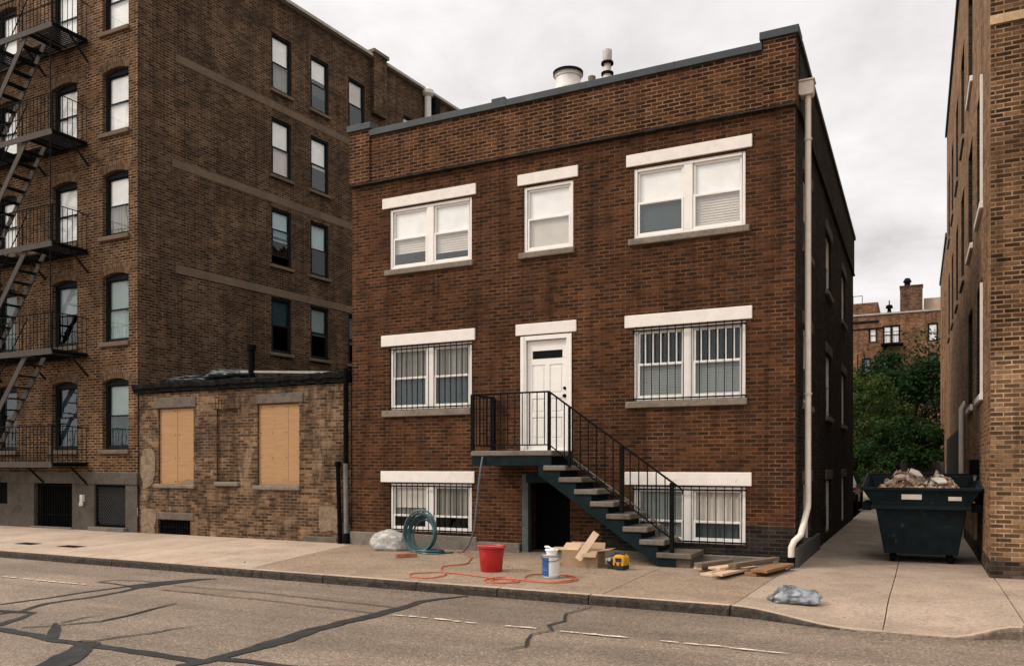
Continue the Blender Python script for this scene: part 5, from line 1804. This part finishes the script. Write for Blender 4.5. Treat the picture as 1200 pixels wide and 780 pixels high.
# open cardboard box
bxx, byy = -4.86, 12.40
box = thing('cardboard_box', 'open brown cardboard box with splayed flaps under the stair', 'cardboard box', (bxx, byy, walk_h(bxx, byy)), R(4), world=False)
cb_in = plain('cardboard', (.30, .195, .115), .85, var=.12, dirt=(.2, .13, .08), dirt_amt=.4)
cb_lt = plain('cardboard_face', (.46, .31, .19), .85, var=.10)
bw_, bd_, bh2 = .60, .42, .27
mb = MB()
t_ = .006
mb.box(-bw_ / 2, bw_ / 2, -bd_ / 2, -bd_ / 2 + t_, 0, bh2); mb.box(-bw_ / 2, bw_ / 2, bd_ / 2 - t_, bd_ / 2, 0, bh2)
mb.box(-bw_ / 2, -bw_ / 2 + t_, -bd_ / 2 + t_, bd_ / 2 - t_, 0, bh2); mb.box(bw_ / 2 - t_, bw_ / 2, -bd_ / 2 + t_, bd_ / 2 - t_, 0, bh2)
mb.box(-bw_ / 2 + t_, bw_ / 2 - t_, -bd_ / 2 + t_, bd_ / 2 - t_, 0, t_)
mb.build('body', cb_in, box)


def flap(p, q, out_v, length, skew=0):
    p, q, o_ = Vector(p), Vector(q), Vector(out_v).normalized() * length
    n_v = (q - p).cross(o_).normalized() * .005
    e_ = (q - p).normalized() * skew
    m_ = MB(); v = [p, q, q + o_ - e_, p + o_ + e_]
    v = v + [x + n_v for x in v]
    m_.mesh(v, [(3, 2, 1, 0), (4, 5, 6, 7), (0, 1, 5, 4), (1, 2, 6, 5), (2, 3, 7, 6), (3, 0, 4, 7)])
    return m_


h2 = bh2
flap((-bw_ / 2, -bd_ / 2, h2), (-.02, -bd_ / 2, h2), (0, .8, .35), .24, .01).build('flap', cb_lt, box)
flap((.04, -bd_ / 2, h2), (bw_ / 2, -bd_ / 2, h2), (.12, -.75, -.55), .15, .02).build('flap', cb_in, box)
flap((bw_ / 2, -bd_ / 2, h2), (bw_ / 2, bd_ / 2, h2), (.8, 0, .1), .19, .02).build('flap', cb_in, box)
flap((-bw_ / 2, bd_ / 2, h2), (-bw_ / 2, -bd_ / 2, h2), (-.95, 0, .02), .24, .03).build('flap', cb_lt, box)
flap((bw_ / 2, bd_ / 2, h2), (-bw_ / 2, bd_ / 2, h2), (0, .5, .6), .12, .01).build('flap', cb_in, box)
strp = MB(); strp.box(-.055, .055, -.005, .005, -.08, .44)
o = strp.build('cardboard_strip', plain('pale_card', (.58, .42, .29), .85, var=.08), None)
o.location = (-4.80, 12.13, walk_h(-4.8, 12.1) + .20); o.rotation_euler = (R(-12), R(33), R(8))
tag(o, 'long pale strip leaning across the open cardboard box', 'cardboard strip')

# yellow and black power tool (small compressor)
tx_, ty_ = -4.23, 12.22
tool = thing('power_tool', 'yellow and black power tool sitting on the pavement below the stair', 'power tool', (tx_, ty_, walk_h(tx_, ty_)), R(-12), world=False)
yl = plain('yellow_plastic', (.55, .27, .016), .5, var=.1, dirt=(.16, .10, .03), dirt_amt=.6, dirt_scale=9)
bk = plain('black_plastic', (.012, .012, .013), .45, var=.2)
mb = MB(); mb.prism([(-.02, .06), (.16, .055), (.18, .09), (.18, .20), (.15, .235), (.02, .235), (-.02, .20)], 'y', -.09, .09)
mb.build('housing', yl, tool, bevel=.02, segs=2)
mb = MB(); mb.box(.03, .14, -.10, -.088, .13, .19); mb.box(-.01, .17, -.096, .096, .015, .075); mb.box(.02, .05, -.1, -.089, .075, .12); mb.box(.10, .13, -.1, -.089, .075, .12)
mb.build('battery', bk, tool, bevel=.008)
mb = MB(); mb.tube([(-.02, 0, .14), (-.075, 0, .14), (-.10, 0, .135), (-.15, 0, .13)], [.085, .085, .065, .05], 16); mb.box(-.15, -.05, -.04, .04, 0, .07)
mb.build('motor', bk, tool, bevel=.006)
mb = MB(); mb.tube([(-.03, 0, .215), (-.02, 0, .255), (.06, 0, .262), (.13, 0, .25), (.145, 0, .22)], .016, 8); mb.build('handle', bk, tool, smooth=True)
mb = MB(); mb.tube([(-.15, 0, .13), (-.175, 0, .13)], .035, 12); mb.tube([(-.08, -.087, .16), (-.08, -.095, .16)], .03, 12); mb.build('nozzle', M['coping_light'], tool)

# teal garden hose, coiled on edge
hx, hy = -8.34, 12.98
hose = thing('garden_hose', 'coil of teal green hose propped upright below the barred basement window', 'hose', (hx, hy, GZ), world=False)
hm = plain('teal_hose', (.022, .068, .074), .35, var=.25, spec=.5)
mb = MB()
pts = []
for k in range(0, 7 * 28 + 1):
    t = 2 * math.pi * k / 28
    lp = k / 28
    rr = .385 - .017 * lp + .020 * math.sin(lp * 2.7 + 1) + .006 * math.sin(k * .37)
    zc_ = .385 - .010 * lp
    x = rr * .92 * math.cos(t) + .015 * math.sin(lp * 3)
    z = zc_ + rr * 1.0 * math.sin(t) + .012
    y = .030 * (lp - 3.5) + .30 * (z - .1) * .55 - .05
    pts.append((x, y, max(.016, z)))
mb.tube(pts, .0185, 7)
mb.build('coil', hm, hose, smooth=True)
mb = MB()
for q_ in range(4):
    pts = []
    for k in range(30):
        t = k / 29
        ang_ = 2 * math.pi * t
        pts.append((.16 + .10 * q_ / 4 + (.33 - .02 * q_) * math.cos(ang_ + .3), -.05 + (.13 + .02 * q_) * math.sin(ang_ + .3), .016 + .02 * (q_ % 3)))
    mb.tube(pts, .0150, 7, closed=True)
mb.tube([(.10, -.16, .02), (.34, -.13, .018), (.55, .02, .018), (.62, .12, .018)], .015, 7)
mb.build('loose_loop', hm, hose, smooth=True)


# crumpled plastic: displaced blobs
def crumple(name, loc, size, seed, mat, fold=.35, n=40):
    bm = bmesh.new()
    bmesh.ops.create_icosphere(bm, subdivisions=4, radius=1)
    for v in bm.verts:
        c = v.co.copy()
        d = 1 + fold * .7 * (mnoise.noise(c * 1.2 + Vector((seed, 0, 0)))) + fold * .55 * (abs(mnoise.noise(c * 2.4 + Vector((0, seed, 0)))) - .25) + fold * .16 * (abs(mnoise.noise(c * 6 + Vector((0, 0, seed)))) - .2)
        q_ = c * d
        z = q_.z * size[2]
        v.co = (q_.x * size[0], q_.y * size[1], max(0, z + size[2] * .55))
    me = bpy.data.meshes.new(name); bm.to_mesh(me); bm.free()
    me.materials.append(mat)
    for p_ in me.polygons: p_.use_smooth = True
    try: me.set_sharp_from_angle(angle=R(60))
    except Exception: pass
    o = bpy.data.objects.new(name, me); COL.objects.link(o); o.location = loc
    return o


film = plastic_film('clear_sheeting', (.62, .59, .54), .3, .62, .7)
o = crumple('plastic_sheet', (-9.15, 13.10, GZ), (.38, .28, .25), 4.2, film, .5)
tag(o, 'crumpled clear plastic sheeting heaped against the house wall beside the hose', 'plastic sheet')
o = crumple('plastic_bag', (-1.35, 10.42, walk_h(-1.35, 10.4)), (.29, .20, .125), 9.1, plastic_film('bag_film', (.33, .36, .38), .22, .12, .04), .5)
o.rotation_euler = (0, 0, R(8))
tag(o, 'grey crumpled plastic bag of rubbish lying on the driveway pavement', 'plastic bag')

o = crumple('roof_tarp', (0, 0, 0), (.75, .5, .14), 2.7, plain('dark_tarp', (.035, .045, .048), .5, var=.4, dirt=(.16, .16, .15), dirt_amt=.5), .5)
o.parent = annex; o.location = (-14.9 + 13.8, 1.0, 3.68 - GZ)
o = crumple('roof_tarp', (0, 0, 0), (.9, .5, .10), 6.1, o.data.materials[0], .5)
o.parent = annex; o.location = (-16.0 + 13.8, .9, 3.62 - GZ)

# orange block by the hose
mb = MB(); mb.box(-.19, .19, -.05, .05, 0, .075)
o = mb.build('brick_block', plain('terracotta', (.30, .12, .06), .85, var=.25, dirt=(.12, .06, .04), dirt_amt=.6, dirt_scale=8), None, bevel=.008)
o.location = (-8.13, 12.15, walk_h(-8.1, 12)); o.rotation_euler = (0, 0, R(52))
tag(o, 'long terracotta block lying on the pavement in front of the hose', 'brick')


def smooth_path(pts, n=6):
    P = [Vector(p) for p in pts]
    out = []
    for i in range(len(P) - 1):
        p0, p1, p2, p3 = P[max(i - 1, 0)], P[i], P[i + 1], P[min(i + 2, len(P) - 1)]
        for k in range(n):
            t = k / n
            out.append(.5 * ((2 * p1) + (-p0 + p2) * t + (2 * p0 - 5 * p1 + 4 * p2 - p3) * t * t + (-p0 + 3 * p1 - 3 * p2 + p3) * t ** 3))
    out.append(P[-1])
    return out


cord = [(-7.66, 13.2), (-7.40, 12.98), (-7.05, 12.6), (-6.84, 12.15), (-6.67, 11.72), (-6.81, 11.25), (-6.60, 10.85), (-6.35, 10.56), (-6.26, 10.29), (-6.36, 10.06), (-6.68, 10.10), (-6.80, 10.32), (-6.72, 10.52),
        (-6.46, 10.67), (-6.05, 10.6), (-5.53, 10.47), (-5.20, 10.45), (-5.07, 10.22), (-5.24, 10.06), (-5.50, 10.19), (-5.43, 10.55), (-5.15, 10.50), (-5.0, 10.25), (-5.2, 10.12), (-5.42, 10.25), (-5.3, 10.52), (-4.88, 10.40), (-4.57, 10.42), (-4.36, 10.57), (-4.36, 10.90), (-4.59, 11.15), (-4.95, 11.20), (-5.14, 10.95), (-5.05, 10.60), (-4.75, 10.46), (-4.48, 10.52), (-4.40, 10.85), (-4.62, 11.08)]
pts = [(x, y, walk_h(x, y) + .011 + .006 * (i % 3 == 2)) for i, (x, y) in enumerate(cord)]
mb = MB(); mb.tube(smooth_path(pts, 8), .009, 7)
o = mb.build('extension_cord', plain('orange_rubber', (.42, .092, .040), .55, var=.15), None, smooth=True, org=(-5.9, 11.1, GZ))
tag(o, 'orange extension cord snaking over the pavement and looping round the paint can', 'extension cord')
mb = MB(); mb.tube(smooth_path([(-6.93, 12.79, 1.74), (-6.95, 12.76, 1.55), (-7.0, 12.76, 1.2), (-7.07, 12.80, .75), (-7.16, 12.88, .42), (-7.33, 13.0, .15), (-7.50, 13.10, .0), (-7.66, 13.2, GZ + .012)], 6), .017, 8)
o = mb.build('cable', plain('grey_rubber', (.10, .12, .125), .5, var=.2), None, smooth=True, org=(-7.2, 12.9, GZ))
tag(o, 'grey cable hanging from the stair landing down to the pavement', 'cable')

# loose boards by the house corner
pale = wood('raw_pine', (.44, .30, .19), (.62, .46, .32), 1, stain=(.34, .23, .15))
brown = wood('brown_board', (.17, .085, .042), (.30, .16, .085), 1)
dark = wood('weathered_board', (.10, .072, .052), (.22, .155, .108), 1)
bd = [  # start x,y  end x,y  height, width, thick, material, label
    ((-3.08, 12.72), (-2.95, 13.32), .0, .10, .035, pale, 'short pale offcut lying beside the lowest stair step'),
    ((-3.02, 12.42), (-2.72, 13.42), .030, .095, .045, dark, 'grey brown plank lying nearest the stair foot'),
    ((-2.74, 12.00), (-2.40, 13.40), .0, .20, .022, pale, 'broad raw pine board at the bottom of the plank pile'),
    ((-2.56, 11.72), (-2.36, 12.75), .022, .11, .024, pale, 'pale split board sticking out furthest toward the street'),
    ((-2.72, 12.18), (-2.12, 13.42), .045, .13, .022, pale, 'clean pine board crossing on top of the plank pile'),
    ((-2.48, 12.3), (-1.98, 13.38), .068, .07, .035, dark, 'dark batten lying lengthwise over the pale boards'),
    ((-2.22, 12.32), (-1.93, 13.42), .0, .13, .03, brown, 'narrow reddish plank under the dark batten'),
    ((-2.08, 12.28), (-1.84, 13.38), .032, .17, .030, brown, 'reddish brown board nearest the white downspout'),
    ((-2.62, 11.9), (-2.5, 12.5), .024, .06, .018, pale, 'thin pale lath under the front of the plank pile'),
]
for (a, b, zoff, wd, tk, mt, lab) in bd:
    a, b = Vector(a), Vector(b)
    L = (b - a).length
    wd, tk, zoff = wd * 1.5, tk * 1.5, zoff * 1.9
    m_ = MB()
    k = 3
    e0 = [(-L / 2 + rng.uniform(0, .05), -wd / 2 + wd * i / k) for i in range(k + 1)]
    e1 = [(L / 2 - rng.uniform(0, .05), wd / 2 - wd * i / k) for i in range(k + 1)]
    m_.prism((e0 + e1[::1])[::1], 'z', 0, tk)
    m_.f = m_.f
    o = m_.build('plank', mt, None, bevel=.003)
    c = (a + b) / 2
    o.location = (c.x, c.y, walk_h(c.x, c.y) + zoff + .002)
    o.rotation_euler = (0, R(rng.uniform(-1.2, 1.2)) if zoff else 0, math.atan2(b.y - a.y, b.x - a.x))
    tag(o, lab, 'plank', 'loose boards by the house corner')
